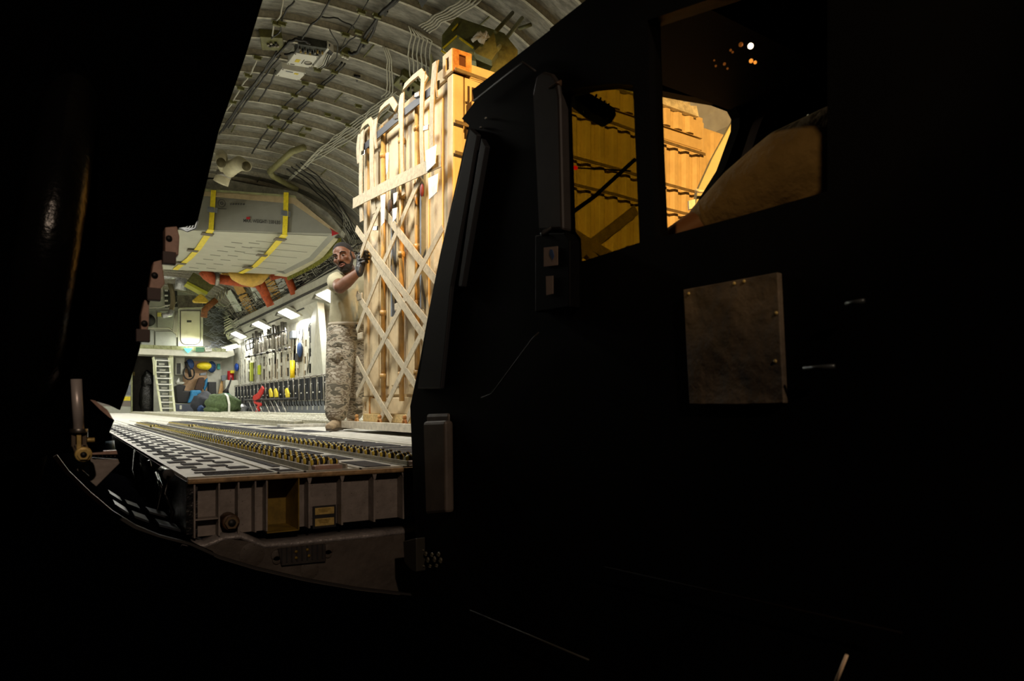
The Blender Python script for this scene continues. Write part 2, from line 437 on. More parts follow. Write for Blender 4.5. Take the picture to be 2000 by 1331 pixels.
# inner hull skin, curving under the ramp's port edge, its blue patches painted for bluish reflections
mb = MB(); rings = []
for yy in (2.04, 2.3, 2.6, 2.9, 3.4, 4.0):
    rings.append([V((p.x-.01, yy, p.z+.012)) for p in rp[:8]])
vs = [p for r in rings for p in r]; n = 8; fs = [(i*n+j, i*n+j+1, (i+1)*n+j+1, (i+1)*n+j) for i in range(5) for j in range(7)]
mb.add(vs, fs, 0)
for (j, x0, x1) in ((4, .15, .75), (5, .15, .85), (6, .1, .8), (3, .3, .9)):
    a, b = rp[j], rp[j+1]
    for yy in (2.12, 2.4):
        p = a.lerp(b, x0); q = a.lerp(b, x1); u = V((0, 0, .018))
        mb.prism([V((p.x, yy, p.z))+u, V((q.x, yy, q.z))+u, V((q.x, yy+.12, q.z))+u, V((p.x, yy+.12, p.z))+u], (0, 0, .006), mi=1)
mb.build('trim_6', [mat('hull_inside_shade', (.0015, .0015, .002), 1, spec=0), mat('hull_inside_reflection', (.016, .022, .030), .4, 0, var=.6, scale=14)])['kind'] = 'structure'  # skin colour kept near black in place of light blocked from the hull
# ================================================================== RAMP END
YE = 2.08
def E(px, py, y=YE): return PY(px, py, y)
rb = empty('ramp_end_beam', E(590, 1050), 'brown ribbed end beam across the lip of the roller-covered cargo ramp', 'beam')
mb = MB(); lip = [(372, 935), (525, 929), (585, 925), (808, 911), (830, 910)]
a, b = E(372, 936), E(845, 909)
mb.box((XL, YE-.010, -.0155), (b.x, YE+.07, -.0102)); mb.box((XL, YE-.012, -.013), (b.x, YE-.002, -.001))
mb.build('top_flange', mat('worn_lip', (.42, .27, .13), .5, .2, var=.4, scale=30), rb, .002)
mb = MB()
zt, zb = -.0155, E(450, 1048).z
L1, L2, R1, R2 = E(378, 990).x, E(522, 990).x, E(584, 990).x, E(830, 990).x
mb.box((L1, YE+.045, zb), (L2, YE+.05, zt)); mb.box((R1, YE+.045, zb), (R2, YE+.05, zt))
for px in list(range(432, 520, 24))+list(range(618, 820, 26)):        # rivets
    for k in range(4):
        z = zt-.03-k*.035; x = E(px, 990).x; mb.ball((x, YE+.044, z), .0018, 6)
mb.build('web', M_brown, rb)
for px in (380, 428, 466, 499, 521):
    m2 = MB(); x = E(px, 985).x
    m2.prism([(x-.0022, YE-.002, zt), (x-.0022, YE+.047, zt), (x-.0022, YE+.047, zb), (x-.0022, YE-.002, zb+.004)], (.0044, 0, 0)); m2.build('stiffener', M_brown, rb, .001)
for px in (604, 668, 731, 788):
    m2 = MB(); x = E(px, 985).x
    m2.prism([(x-.003, YE-.002, zt), (x-.003, YE+.047, zt), (x-.003, YE+.047, zb), (x-.003, YE-.002, zb)], (.006, 0, 0))
    m2.prism([(x-.008, YE-.004, zt), (x+.008, YE-.004, zt), (x+.003, YE-.004, zt-.02), (x-.003, YE-.004, zt-.02)], (0, .003, 0)); m2.build('stiffener', M_brown, rb, .001)
m2 = MB()                                                   # recessed chromate niche
m2.box((L2, YE+.004, zb), (L2+.003, YE+.14, zt)); m2.box((R1-.003, YE-.004, zb), (R1, YE+.14, zt)); m2.box((L2, YE+.14, zb), (R1, YE+.145, zt))
m2.box((L2, YE, zb-.003), (R1, YE+.14, zb))
m2.build('niche', M_gold, rb)
m2 = MB(); z = E(400, 1017).z; m2.box((E(381, 1017).x, YE+.002, z), (E(427, 1017).x, YE+.045, z+.004)); z2 = E(400, 1040).z
m2.build('rail', M_brown, rb, .001)
c = E(450, 1020); m2 = MB(); m2.tube([c+V((0, .045, 0)), c+V((0, -.012, 0))], .024, 24); m2.build('boss', mat('boss_brown', (.07, .035, .015), .5, .2, var=.5, scale=60), rb, .003)
m2 = MB(); m2.tube([c+V((0, -.008, 0)), c+V((0, -.022, 0))], .019, 6, smooth=False); m2.tube([c+V((0, -.02, 0)), c+V((0, -.0235, 0))], .011, 16, mi=1); m2.build('nut', [mat('nut_brown', (.16, .11, .06), .45, .3), M_black], rb)
c0, c1 = E(611, 990, YE+.04), E(656, 1029, YE+.04); m2 = MB(); m2.box((c0.x, YE+.039, c1.z), (c1.x, YE+.0455, c0.z)); pl = m2.build('label_plate', M_black, rb, label='black plate with two gilt labels')
for (ya, ybb) in ((992, 1004), (1013, 1026)):
    q0, q1 = E(615, ya+1, YE+.04), E(652, ybb-1, YE+.04); m2 = MB(); m2.box((q0.x, YE+.0375, q1.z), (q1.x, YE+.039, q0.z)); m2.build('gilt_label', M_brass, pl)
    m2 = MB()
    for k in range(3): m2.box((q0.x+.010+.002*k, YE+.0371, q0.z-.004-k*.0045), (q1.x-.012-.004*k, YE+.0375, q0.z-.0058-k*.0045))
    m2.build('print_line', M_gold, pl)
# sill below the beam
sl = empty('ramp_sill', E(590, 1060), 'rounded grey sill and curved hull skin below the ribbed beam', 'sill')
top = [(355, 1062), (400, 1062), (440, 1046), (470, 1043), (492, 1052), (515, 1062), (560, 1059), (640, 1051), (720, 1043), (830, 1031)]
rings = []
for (x, y) in top:
    p = E(x, y); r = []
    for k in range(9):
        t = -math.pi/2*.2+k/8*math.pi*.95
        r.append(V((p.x, YE+.02-.024*math.sin(t), p.z+.002-.010+.012*math.cos(t))))
    r.append(V((p.x, YE+.12, p.z-.012))); r.append(V((p.x, YE+.12, p.z+.004)))
    rings.append(r)
m2 = MB(); m2.loft(rings, 0, True)
m2.build('rounded_sill', mat('sill_grey', (.26, .24, .235), .42, .2, var=.3, scale=14, bump=.3, bscale=60), sl)
pts = [(355, 1066), (400, 1070), (440, 1052), (492, 1060), (515, 1070), (640, 1058), (830, 1040), (860, 1120), (900, 1168)]+list(reversed([(x, y+1) for x, y in rim[6:]]))
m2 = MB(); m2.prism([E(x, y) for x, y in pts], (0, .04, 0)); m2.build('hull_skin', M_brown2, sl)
for (x, y, r) in ((492, 1084, 25), (605, 1113, 20)):
    c = E(x, y); rr = r*c.y/1.1/F; m2 = MB(); m2.tube([c+V((0, .003, 0)), c+V((0, -.0015, 0))], rr*1.0, 32)
    for k in range(6): m2.ball(c+V((rr*.82*math.cos(k*1.05+.3), -.002, rr*.82*math.sin(k*1.05+.3))), .002, 6)
    m2.build('access_cover', M_brown2, sl, .0006)
m2 = MB()
for i in range(26):
    c = E(425+i*15, 1074-i*1.25 if i > 5 else 1062); m2.ball(c+V((0, -.001, 0)), .0015, 6)
m2.build('rivet_row', M_steel, sl)
lf = empty('formation_light', E(585, 1090), 'dark slotted light fitting with bolted ears on the hull skin below the beam', 'light fitting')
c0, c1 = E(543, 1071), E(636, 1103)
m2 = MB(); m2.prism([E(541, 1072), E(634, 1062), E(634, 1096), E(548, 1104)], (0, -.014, 0)); m2.build('housing', mat('fitting_dark', (.035, .03, .028), .5, .2, var=.3, scale=40), lf, .002)
for (xx, yy) in ((540, 1085), (640, 1073)):
    c = E(xx, yy); m2 = MB(); m2.tube([c, c+V((0, -.006, 0))], .017, 14); m2.tube([c+V((0, 0, -.014)), c+V((0, -.006, -.014))], .013, 14); m2.build('ear', M_brown2, lf, .001)
for (xx, yy) in ((578, 1078), (578, 1090), (600, 1074), (603, 1086)):
    c = E(xx, yy, YE-.014); m2 = MB(); m2.tube([c, c+V((0, -.004, 0))], .0045, 10); m2.build('bolt', M_gold, lf)
m2 = MB()
for k in range(9): c = E(550+k*10, 1100-k*1.1, YE-.014); m2.box((c.x-.002, c.y-.003, c.z), (c.x+.002, c.y, c.z+.045))
m2.build('slat', M_black, lf)

# ---- port side of the ramp: dark fairing, hoses and cylinder
m2 = MB(); m2.prism([(XL-.002, YE+.012, -.01), (XL-.002, 6, -.01), (XL-.002, 6, -.30), (XL-.002, YE+.012, E(372, 1046).z)], (.03, 0, 0)); o = m2.build('ramp_side_fairing', mat('side_shade', (.0025, .0025, .003), .35, 0, bump=.4, bscale=30)); tag(o, 'black side wall of the ramp below its staggered anti-skid pads', 'side panel')  # near-black colour in place of light blocked from the ramp side
hz = [[(262, 880), (258, 920), (270, 960), (262, 1000)], [(290, 900), (300, 940), (285, 985), (300, 1015)], [(330, 930), (322, 965), (338, 1000), (330, 1040)], [(272, 905), (280, 935), (274, 955), (290, 990)], [(305, 925), (316, 955), (306, 1000), (318, 1030)]]
hn = ['hung nearest the actuator', 'looped beside the black cylinder', 'beside the corner of the ribbed beam', 'coiled behind the first hoses', 'sagging under the black cylinder']
for hpts, nm in zip(hz, hn):
    o = MB().tube([PX(x, y, XL-.03-.01*math.sin(x)) for x, y in hpts], .006, 8).build('hydraulic_hose', M_gloss)
    tag(o, 'thin black hydraulic hose '+nm, 'hose', 'hoses along the ramp side')
c = PX(325, 925, XL-.03)
cy = empty('hydraulic_cylinder', c, 'short glossy black cylinder mounted under the ramp corner', 'cylinder')
MB().tube([c+V((-.0, -.05, 0)), c+V((0, .10, .0))], .015, 20).build('barrel', M_gloss, cy, .002)
MB().tube([c+V((0, -.052, 0)), c+V((0, -.040, 0))], .0165, 20).build('collar', M_black, cy, .002)

# ---- lift actuator with clevis and bolt
YA = 1.67
def A_(px, py, y=YA): return PY(px, py, y)
ac = empty('ramp_actuator', A_(158, 890), 'polished actuator rod ending in a dark clevis with a brass coloured bolt', 'actuator')
MB().tube([A_(149, 741, 1.65), A_(154, 842, 1.65)], .0100, 20).build('rod', mat('brushed_rod', (.55, .50, .48), .38, .35), ac)
MB().tube([A_(154, 838, 1.65), A_(154, 846, 1.65)], .016, 20).build('collar', M_steel, ac, .001)
m2 = MB()
for s in (-1, 1): m2.prism([A_(154+s*15, 846), A_(154+s*15, 872), A_(164, 888), A_(158+s*2, 888), A_(154+s*6, 872), A_(154+s*6, 846)], (0, -.02, 0))
m2.prism([A_(139, 868), A_(170, 868), A_(176, 888), A_(164, 900), A_(148, 892)], (0, -.02, 0))
m2.build('clevis', mat('clevis_dark', (.10, .075, .05), .5, .3, var=.3, scale=30), ac, .002)
m2 = MB(); c = A_(154, 858); m2.box((c.x-.004, c.y-.026, c.z-.022), (c.x+.004, c.y-.012, c.z+.012)); c = A_(172, 860); m2.tube([c+V((-.01, 0, 0)), c+V((.012, 0, 0))], .005, 10); m2.build('pin', M_brass, ac, .001)
c = A_(163, 888, YA-.03); m2 = MB(); m2.tube([c+V((0, .03, 0)), c+V((0, -.003, 0))], .0155, 24); m2.build('washer', M_brass, ac, .002)
m2 = MB(); m2.tube([c, c+V((0, -.010, 0))], .0115, 6, smooth=False); m2.tube([c, c+V((0, -.012, 0))], .006, 14, mi=1); m2.build('nut', [M_brass, M_black], ac)
gu = empty('actuator_bracket', A_(190, 900, 1.74), 'brown gusset plate with a toothed top edge beside the actuator bolt', 'bracket')
m2 = MB(); m2.prism([A_(168, 893, 1.74), A_(230, 897, 1.74), A_(233, 905, 1.74), A_(188, 950, 1.74), A_(150, 918, 1.74)], (0, -.008, 0), [[A_(174, 908, 1.74), A_(174, 930, 1.74), A_(160, 917, 1.74)]]); m2.build('plate', M_brown, gu, .001)
m2 = MB(); m2.prism([A_(178, 882, 1.74), A_(226, 879, 1.74), A_(228, 886, 1.74), A_(178, 887, 1.74)], (0, -.03, 0), mi=1)
for k in range(6): x = 182+k*8; m2.prism([A_(x, 886, 1.73), A_(x+4, 886, 1.73), A_(x+3, 892, 1.73), A_(x+1, 892, 1.73)], (0, -.012, 0))
m2.build('toothed_rail', [M_brown2, M_pink], gu)
dp = empty('door_corner_plate', A_(200, 800, 1.74), 'black pointed plate with a pink strip for its lit edge above the bracket', 'plate')
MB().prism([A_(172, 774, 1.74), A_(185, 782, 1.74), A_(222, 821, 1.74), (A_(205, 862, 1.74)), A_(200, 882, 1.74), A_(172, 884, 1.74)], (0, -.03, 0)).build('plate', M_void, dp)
MB().prism([A_(176, 781, 1.675), A_(186, 783, 1.675), A_(210, 801, 1.675), A_(221, 819, 1.675), A_(214, 816, 1.675), A_(196, 801, 1.675)], (0, .004, 0)).build('lit_edge_strip', M_pink, dp)  # pink strip stands for the light along the plate's edge

# ---- hinge brackets sticking out of the black door edge
for (poly, hole, lab) in (
    ([(318, 452), (341, 450), (346, 470), (344, 506), (318, 500)], (330, 466), 'brown hinge block with a dark lower half, topmost on the black door edge'),
    ([(296, 518), (312, 514), (316, 545), (318, 560), (300, 582), (286, 578)], (302, 538), 'pinkish hinge lug with a round hole on the black door edge, middle of three'),
    ([(279, 590), (288, 596), (287, 640), (281, 662), (272, 660), (272, 620)], (282, 632), 'narrow pink hinge arm low on the black door edge')):
    y = 1.67; c = PY(*poly[0], y); b_ = empty('hinge_bracket', c, lab, 'bracket', 'hinge brackets on the black door edge')
    MB().prism([PY(px, py, y) for px, py in poly], (0, -.04, 0)).build('lug', M_pink, b_, .002)
    h = PY(*hole, y-.041); MB().tube([h, h+V((0, -.002, 0))], .0065, 16).build('bore', M_black, b_)
    q = [(x, y_) for x, y_ in poly if y_ > sum(p[1] for p in poly)/len(poly)]; cx = sum(x for x, _ in q)/len(q); cyy = sum(y_ for _, y_ in q)/len(q)
    h = PY(cx, cyy-6, y-.05); MB().box((h.x-.014, h.y-.01, h.z-.022), (h.x+.012, h.y+.012, h.z+.004)).build('stop_block', mat('block_brown', (.07, .045, .04), .6), b_, .001)

# glossy black strut at the port side
g = MB(); pts = [(20, 1000), (52, 820), (72, 640), (92, 500), (112, 380), (135, 240), (175, 60), (215, -120)]
g.tube([PD(x, y, d) for (x, y), d in zip(pts, (1.75, 1.42, 1.28, 1.24, 1.26, 1.38, 1.6, 1.9))], [.05]*8, 28)
o = g.build('glossy_strut', M_gloss); tag(o, 'glossy black curved strut catching a white streak of light', 'strut')
# ================================================================== ROLLER TRAYS
def make_tray():
    r = empty('roller_tray', (0, 0, 0), 'x', 'roller tray')
    m = MB(); m.box((-.055, 0, 0), (-.050, .79, .012)); m.box((.050, 0, 0), (.055, .79, .012)); m.box((-.055, 0, 0), (.055, .79, .002))
    m.build('channel', mat('tray_alloy', (.42, .42, .42), .4, .4, var=.2, scale=30), r)
    m = MB()
    for k in range(10):
        for x in (-.047, -.016, .016, .047):
            pass
    for x in (-.047, -.016, .016, .047):
        P = [(x-.0015, 0, .002)]
        for k in range(10): c = .022+k*.079; P += [(x-.0015, c-.014, .004), (x-.0015, c-.004, .027), (x-.0015, c+.004, .027), (x-.0015, c+.014, .004)]
        P.append((x-.0015, .79, .002)); MB().prism(P, (.003, 0, 0)).build('comb', mat('fin_white', (.62, .60, .56), .4, .2), r)
    mw = MB(); mw.tube([(-.0055, 0, 0), (.0055, 0, 0)], .0155, 14); mw.tube([(-.0125, 0, 0), (-.0115, 0, 0), (-.0075, 0, 0), (.0075, 0, 0), (.0115, 0, 0), (.0125, 0, 0)], [.005, .0095, .0125, .0125, .0095, .005], 12, mi=1)
    w0 = None
    for k in range(10):
        for j, x in enumerate((-.0315, 0, .0315)):
            y = .022+k*.079+(.039 if j == 1 else 0)
            if w0 is None:
                w0 = mw.build('wheel', [M_black, mat('wheel_hub_yellow', (.80, .62, .08), .4)], r); wv = w0
            else:
                wv = w0.copy(); COL.objects.link(wv); wv.parent = r
            wv.location = (x, y, .021)
    return r
tr0 = make_tray(); k = 0
for row, (X, nm) in enumerate(((.692, 'port row, the one nearer the staggered pads'), (1.026, 'starboard row, the one nearer the stacked cargo'))):
    for i in range(8):
        y = 2.13+i*.80+(.34 if i > 5 else 0)
        t = tr0 if k == 0 else copy_tree(tr0)
        t.location = (X, y, .001)
        t['label'] = 'tray of yellow wheels, %s from the ramp lip in the %s' % (ORD[i], ('row beside the staggered pads', 'row nearer the stacked cargo')[row]); t['group'] = 'roller trays on the ramp'
        k += 1
    c = V((X, 2.105, 0))
    o = MB().prism([(X-.045, 2.10, .001), (X+.045, 2.10, .001), (X+.045, 2.14, .001), (X-.045, 2.14, .001)], (0, 0, .016)).build('tray_end_ramp', M_pink, None, .004)
    tag(o, 'pinkish worn end block at the lip of the '+nm.split(',')[0], 'end block', 'end blocks of the roller rows')
# raised rail lines on the main floor
for i, (x, y0) in enumerate(((2.02, 7.2), (2.42, 7.2), (2.86, 7.2), (3.30, 7.2), (3.8, 7.2), (4.6, 7.2), (5.2, 7.2))):
    m = MB(); m.box((x-.09, y0, 0), (x+.09, 28.6, .012)); m.box((x-.09, y0, .012), (x-.075, 28.6, .055)); m.box((x+.075, y0, .012), (x+.09, 28.6, .055))
    m.box((x-.13, y0, .001), (x-.11, 28.6, .03))
    rl = empty('roller_rail', (x, y0, 0), 'long beige roller rail on the main floor, %s from the ramp rollers' % ORD[i], 'roller rail', 'roller rails of the main floor')
    m.build('channel', mat('rail_beige', (.42, .40, .30), .5, .1, var=.3, scale=30), rl)
    m = MB(); y = y0+.05
    while y < 28.4: m.tube([(x-.07, y, .045), (x+.07, y, .045)], .022, 8); y += .16 if y < 14 else .3
    s_ = m.build('rollers', mat('rail_roller', (.50, .49, .40), .4, .2, var=.3, scale=30), rl); s_['kind'] = 'stuff'
o = MB().box((1.80, 7.0, .001), (5.4, 7.12, .03)).build('rail_end_bar', M_deck, None, .004); tag(o, 'low beige bar across the deck where the long rails begin', 'bar')
# ================================================================== CEILING FITTINGS
def cquad(q, name, m, lab, cat, k=.955, grp=None, bev=.006):
    """box fixed to the shell: visible face at share k of the way to the shell"""
    f = [PC(x, y, k) for x, y in q]; c = sum(f, V())/4
    n_ = V((-(c.x-CX)*.25, 0, -1)).normalized()
    top = [p-n_*.16 for p in f]
    r = empty(name, c, lab, cat, grp); mb_ = MB(); mb_.add(f+top, [(0, 1, 2, 3), (7, 6, 5, 4), (0, 4, 5, 1), (1, 5, 6, 2), (2, 6, 7, 3), (3, 7, 4, 0)])
    mb_.build('case', m, r, bev)
    return r, f, n_
def on(f, n_, u, v, off=.003):
    return f[0].lerp(f[1], u).lerp(f[3].lerp(f[2], u), v)+n_*off
def patch(f, n_, u0, v0, u1, v1, name, m, par, off=.003):
    p = [on(f, n_, u0, v0, 0), on(f, n_, u1, v0, 0), on(f, n_, u1, v1, 0), on(f, n_, u0, v1, 0)]
    return MB().prism(p, n_*off).build(name, m, par)
r, f, n_ = cquad([(576, 103.5), (623, 111), (605, 133), (560, 126)], 'electrical_box', M_white, 'white electrical box with a yellow sticker and round grille on the ribbed ceiling', 'electrical box', .962)
patch(f, n_, .22, .45, .40, .68, 'sticker', M_yellow, r)
c = on(f, n_, .78, .62, 0); MB().tube([c, c+n_*.004], .055, 20).build('grille', M_steel, r)
patch(f, n_, .52, .4, .55, .75, 'mark', M_black, r); patch(f, n_, .12, .88, .3, .93, 'mark', M_black, r)
for u, v in ((.05, .08), (.95, .08), (.05, .92), (.95, .92)): c = on(f, n_, u, v, 0); MB().ball(c, .01, 6).build('screw', M_steel, r)
r, f, n_ = cquad([(551, 134), (598, 143.5), (583.6, 158), (539, 148)], 'electrical_box', M_white, 'flat white electrical box with small yellow print, second on the ribbed ceiling', 'electrical box', .962)
patch(f, n_, .58, .18, .74, .34, 'sticker', M_yellow, r); patch(f, n_, .2, .15, .5, .24, 'mark', M_grey, r)
for u, v in ((.05, .08), (.95, .08), (.08, .9), (.95, .92)): c = on(f, n_, u, v, 0); MB().ball(c, .01, 6).build('screw', M_steel, r)
r, f, n_ = cquad([(640, 94), (652, 104), (632, 134), (612, 131)], 'equipment_tray', M_white, 'narrow white tray of cables beside the grilled electrical box', 'tray', .962)
patch(f, n_, .25, .0, .9, .18, 'connector', M_black, r)
for k in range(3):
    a = on(f, n_, .2+k*.22, .15, .02); b = on(f, n_, .3+k*.2, .95, .02); m_ = (a+b)/2+n_*.05
    MB().tube([a, m_, b], .007, 6).build('lead', M_bwire if k else M_wire, r)
r, f, n_ = cquad([(508, 72), (552, 75), (556, 100), (512, 98)], 'antenna_plate', M_olive, 'square olive plate with a connector cluster on the ceiling near the black door edge', 'plate', .965)
for k in range(7):
    c = on(f, n_, .3+.07*k, .45+.12*math.sin(k*2.2), .0); MB().tube([c, c+n_*.03], .018, 8).build('connector', M_black if k % 2 else M_steel, r)
r, f, n_ = cquad([(583, 86), (640, 95), (620, 112), (577, 103)], 'relay_panel', mat('relay_dark', (.045, .05, .045), .4, .2, var=.5, scale=30), 'dark relay panel crowded with connectors above the white electrical boxes', 'panel', .965)
for k in range(14):
    c = on(f, n_, .08+.065*k, .3+.35*((k*37) % 10)/10, 0); MB().tube([c, c+n_*.04], .012, 7).build('connector', [M_steel, M_brass, M_black][k % 3], r)
r, f, n_ = cquad([(668, 102), (684, 109), (680, 117), (664, 110)], 'connector_block', M_olive, 'small olive connector block with white plugs right of the cable tray', 'connector', .965)
for k in range(3): c = on(f, n_, .2+.3*k, .5, 0); MB().tube([c, c+n_*.03], .016, 8).build('plug', M_white, r)
for i, (x, y, s) in enumerate(((640, 92, 7), (697, 153, 10), (824, 3, 16), (752, 26, 9))):
    a = PC(x-s*.6, y-s*.4, .975); b = PC(x+s*.7, y-s*.2, .975); c = PC(x, y+s*.8, .975)
    o = MB().prism([a, b, c], (0, 0, .03)).build('clip_bracket', M_black); tag(o, 'small black triangular bracket on the ceiling '+['touching the white tray', 'right of the paired thick cables', 'at the top edge above the stacked white conduits', 'between the thick cable and the white conduits'][i], 'bracket', 'triangular ceiling brackets')

# green-yellow cargo winch housing beside the crate top
wb = empty('winch_housing', PC(905, 75, .9), 'olive winch housing edged in yellow hanging from the ceiling above the crate', 'winch housing')
def cpoly(pts, k, ext, name, m, par, bev=0): return MB().prism([PC(x, y, k) for x, y in pts], (0, ext, .08)).build(name, m, par, bev)
def flatpoly(pts, D, name, m, par, dep=.05, bev=0): return MB().prism([PD(x, y, D) for x, y in pts], FW*dep).build(name, m, par, bev)
DW = 6.9
flatpoly([(863, 68), (892, 32), (985, 64), (1012, 98), (1000, 140), (940, 150), (862, 98)], DW+.15, 'back_panel', M_olive, wb, .35, .01)
flatpoly([(864, 95), (893, 67), (927, 90), (930, 120), (880, 110)], DW, 'face', M_green, wb, .12, .006)
flatpoly([(864, 93), (892, 68), (893, 71), (866, 96)], DW-.01, 'yellow_edge', M_yellow, wb, .01)
flatpoly([(898, 72), (925, 92), (924, 95), (896, 75)], DW-.01, 'yellow_edge', M_yellow, wb, .01)
flatpoly([(862, 97), (880, 108), (879, 111), (861, 100)], DW-.01, 'yellow_edge', M_yellow, wb, .01)
flatpoly([(882, 58), (894, 45), (895, 48), (884, 61)], DW+.13, 'yellow_edge', M_yellow, wb, .01)
flatpoly([(925, 100), (965, 62), (972, 100), (960, 118), (930, 105)], DW-.15, 'bracket', M_olive, wb, .12, .006)
m_ = MB()
for k in range(6):
    m_.tube([PD(922+k*4, 80-5*math.sin(k), DW-.2), PD(930+k*4.2, 68+6*math.cos(k*2), DW-.22), PD(944+k*2, 74, DW-.2)], .02, 7)
m_.build('cloth_bundle', M_wire, wb)
for (a, b, mm, l_) in (((1020, 35), (965, 105), M_green, 'long yellow-green strut rising beside the winch housing'), ((1001, 25), (968, 62), M_olive, 'short olive strut behind the yellow-green strut'), ((1037, 48), (1014, 56), M_olive, 'short olive clip bar near the roof edge of the loader')):
    o = MB().tube([PC(*a, .975), PD(*b, 6.9) if mm != M_olive or b[0] < 1000 else PC(*b, .975)], .022, 8).build('ceiling_strut', mm); tag(o, l_, 'strut', 'struts beside the winch')
o = MB().prism([PC(842, 103, .9), PC(852, 135, .93), PC(846, 170, .93), PC(836, 165, .93)], (.04, .1, 0)).build('fin_bracket', M_olive); tag(o, 'tall olive triangular bracket beside the top of the crate', 'bracket')
r, f, n_ = cquad([(786, 146), (822, 170), (806, 196), (768, 166)], 'valve_panel', M_olive, 'dark olive valve panel where the white conduits end beside the crate', 'panel', .962)
for k in range(6): c = on(f, n_, .15+.14*k, .4+.2*math.sin(k*3), 0); MB().tube([c, c+n_*.05], .02, 8).build('valve', M_black if k % 2 else M_steel, r)

# cables and conduits following the shell
def cable(pts, rad, m, lab, k=.965, grp=None, name='ceiling_cable', cat='cable', wob=0):
    P = [PC(x, y, k-.004*math.sin(i*2.3)) for i, (x, y) in enumerate(pts)]
    Q = []
    for i in range(len(P)-1):
        for j in range(4): 
            p = P[i].lerp(P[i+1], j/4)
            if j: p = p+V((wob*math.sin(i*3+j), 0, -.01*math.sin(j*1.2)))
            Q.append(p)
    Q.append(P[-1])
    o = MB().tube(Q, rad, 6).build(name, m); return tag(o, lab, cat, grp)
G = 'black cables on the ceiling'
cable([(776, -6), (740, 30), (712, 72), (700, 100), (690, 105), (680, 103)], .022, M_bwire, 'thickest black cable, bending down to the olive connector block', grp=G)
cable([(783, -6), (752, 22), (738, 30), (730, 60), (710, 92)], .018, M_bwire, 'black cable paired with the thickest cable near the top edge', grp=G)
cable([(668, 122), (652, 143), (625, 168), (602, 193), (580, 214), (560, 238), (542, 262), (520, 290)], .016, M_bwire, 'black cable descending from the connector block, upper of a pair', grp=G)
cable([(674, 124), (660, 142), (628, 172), (606, 196), (586, 217), (566, 240), (548, 262), (528, 288)], .012, M_bwire, 'black cable descending from the connector block, lower of a pair', grp=G)
cable([(597, 165), (575, 187), (555, 208), (541, 230), (526, 247), (508, 274), (492, 300)], .014, M_bwire, 'black cable starting below the flat white electrical box', grp=G)
cable([(560, 85), (530, 120), (505, 152), (480, 185), (462, 212), (440, 245), (428, 262)], .016, M_bwire, 'long black cable running beside the black door edge, outermost of three', grp=G)
cable([(540, 100), (520, 130), (508, 150), (490, 178), (470, 205), (450, 235), (436, 256)], .012, M_bwire, 'long black cable beside the black door edge, middle of three', grp=G)
cable([(548, 108), (528, 134), (512, 156), (496, 178), (476, 206), (458, 232), (446, 250)], .012, M_bwire, 'long black cable beside the black door edge, innermost of three', grp=G)
cable([(538, 138), (530, 160), (520, 175), (505, 198)], .012, M_bwire, 'short black cable ending bluntly left of the flat white box', grp=G)
cable([(646, -5), (628, 30), (605, 52), (590, 76)], .012, M_bwire, 'black cable from the top edge to the relay panel', grp=G)
cable([(557, 90), (566, 80), (580, 76), (598, 80), (606, 86)], .018, M_bwire, 'black cable arching over the relay panel', grp=G)
cable([(556, 106), (575, 103), (586, 86)], .014, M_bwire, 'black cable looping under the relay panel', grp=G)
cable([(627, 32), (660, 36), (690, 52), (699, 66), (680, 82), (664, 100)], .009, M_bwire, 'thin black cable looping between two frames', grp=G)
cable([(722, -5), (700, 34), (680, 62), (668, 92)], .007, M_bwire, 'thin black wire from the top edge beside the olive clips', grp=G)
cable([(644, 58), (660, 86), (658, 112), (640, 130)], .008, M_bwire, 'thin black wire crossing down to the white tray', grp=G)
cable([(575, 2), (560, 18), (551, 36), (548, 60), (530, 75)], .011, M_bwire, 'black cable from the top edge to the olive plate', grp=G)
G = 'pale conduits on the ceiling'
cable([(554, -5), (548, 30), (535, 45), (532, 70)], .010, M_wire, 'cream cable from the top edge to the olive plate', grp=G)
cable([(502, 115), (492, 140), (472, 168), (455, 198), (443, 216)], .011, M_wire, 'cream cable running along the black door edge', grp=G)
for k in range(5):
    cable([(905+k*10, -6), (868+k*6, 20+k*3), (845+k*4, 32+k*3), (818+k*5, 50+k*3.5)], .011, M_wire, 'pale conduit crossing above the winch housing, %s in its bundle' % ORD[k], grp=G, wob=.012)
for k in range(6):
    cable([(818+k*5-20, 50+k*3), (804+k*8, 70+k*2), (797+k*8.4, 108), (800+k*8, 140), (806+k*7, 158)], .010, M_wire, 'pale conduit dropping to the valve panel, %s in its bundle' % ORD[k], grp=G, wob=.012)
for k in range(3):
    cable([(748+k*4, 92), (757+k*4, 118), (756+k*5, 150), (755+k*6, 180), (745+k*8, 190)], .009, M_wire, 'pale conduit hanging down the frame left of the valve panel, %s of three' % ORD[k], grp=G, wob=.008)
for k in range(6):
    cable([(775-k*2, 178+k*5), (740, 200+k*6), (722-k*3, 214+k*7), (700-k*2, 230+k*8), (676-k*6, 250+k*9), (650-k*9, 268+k*10)], .010, M_wire, 'pale conduit slanting across the ribs toward the wing box, %s in its bundle' % ORD[k], grp=G, wob=.010)
for k in range(6):
    cable([(650-k*9, 268+k*10), (622-k*8, 292+k*9), (600-k*6, 318+k*6), (575-k*5, 338+k*5)], .012, M_wire, 'pale conduit above the yellow strapped fairing, %s in its bundle' % ORD[k], grp=G, wob=.02)
for k in range(4):
    cable([(560+k*9, 330-k*4), (600+k*8, 358-k*4), (640+k*6, 396-k*3), (668+k*5, 430), (690+k*4, 468)], .012, M_bwire, 'black pipe sweeping round the shell beside the fairing, %s in its bundle' % ORD[k], grp='black pipes round the shell', wob=.01)
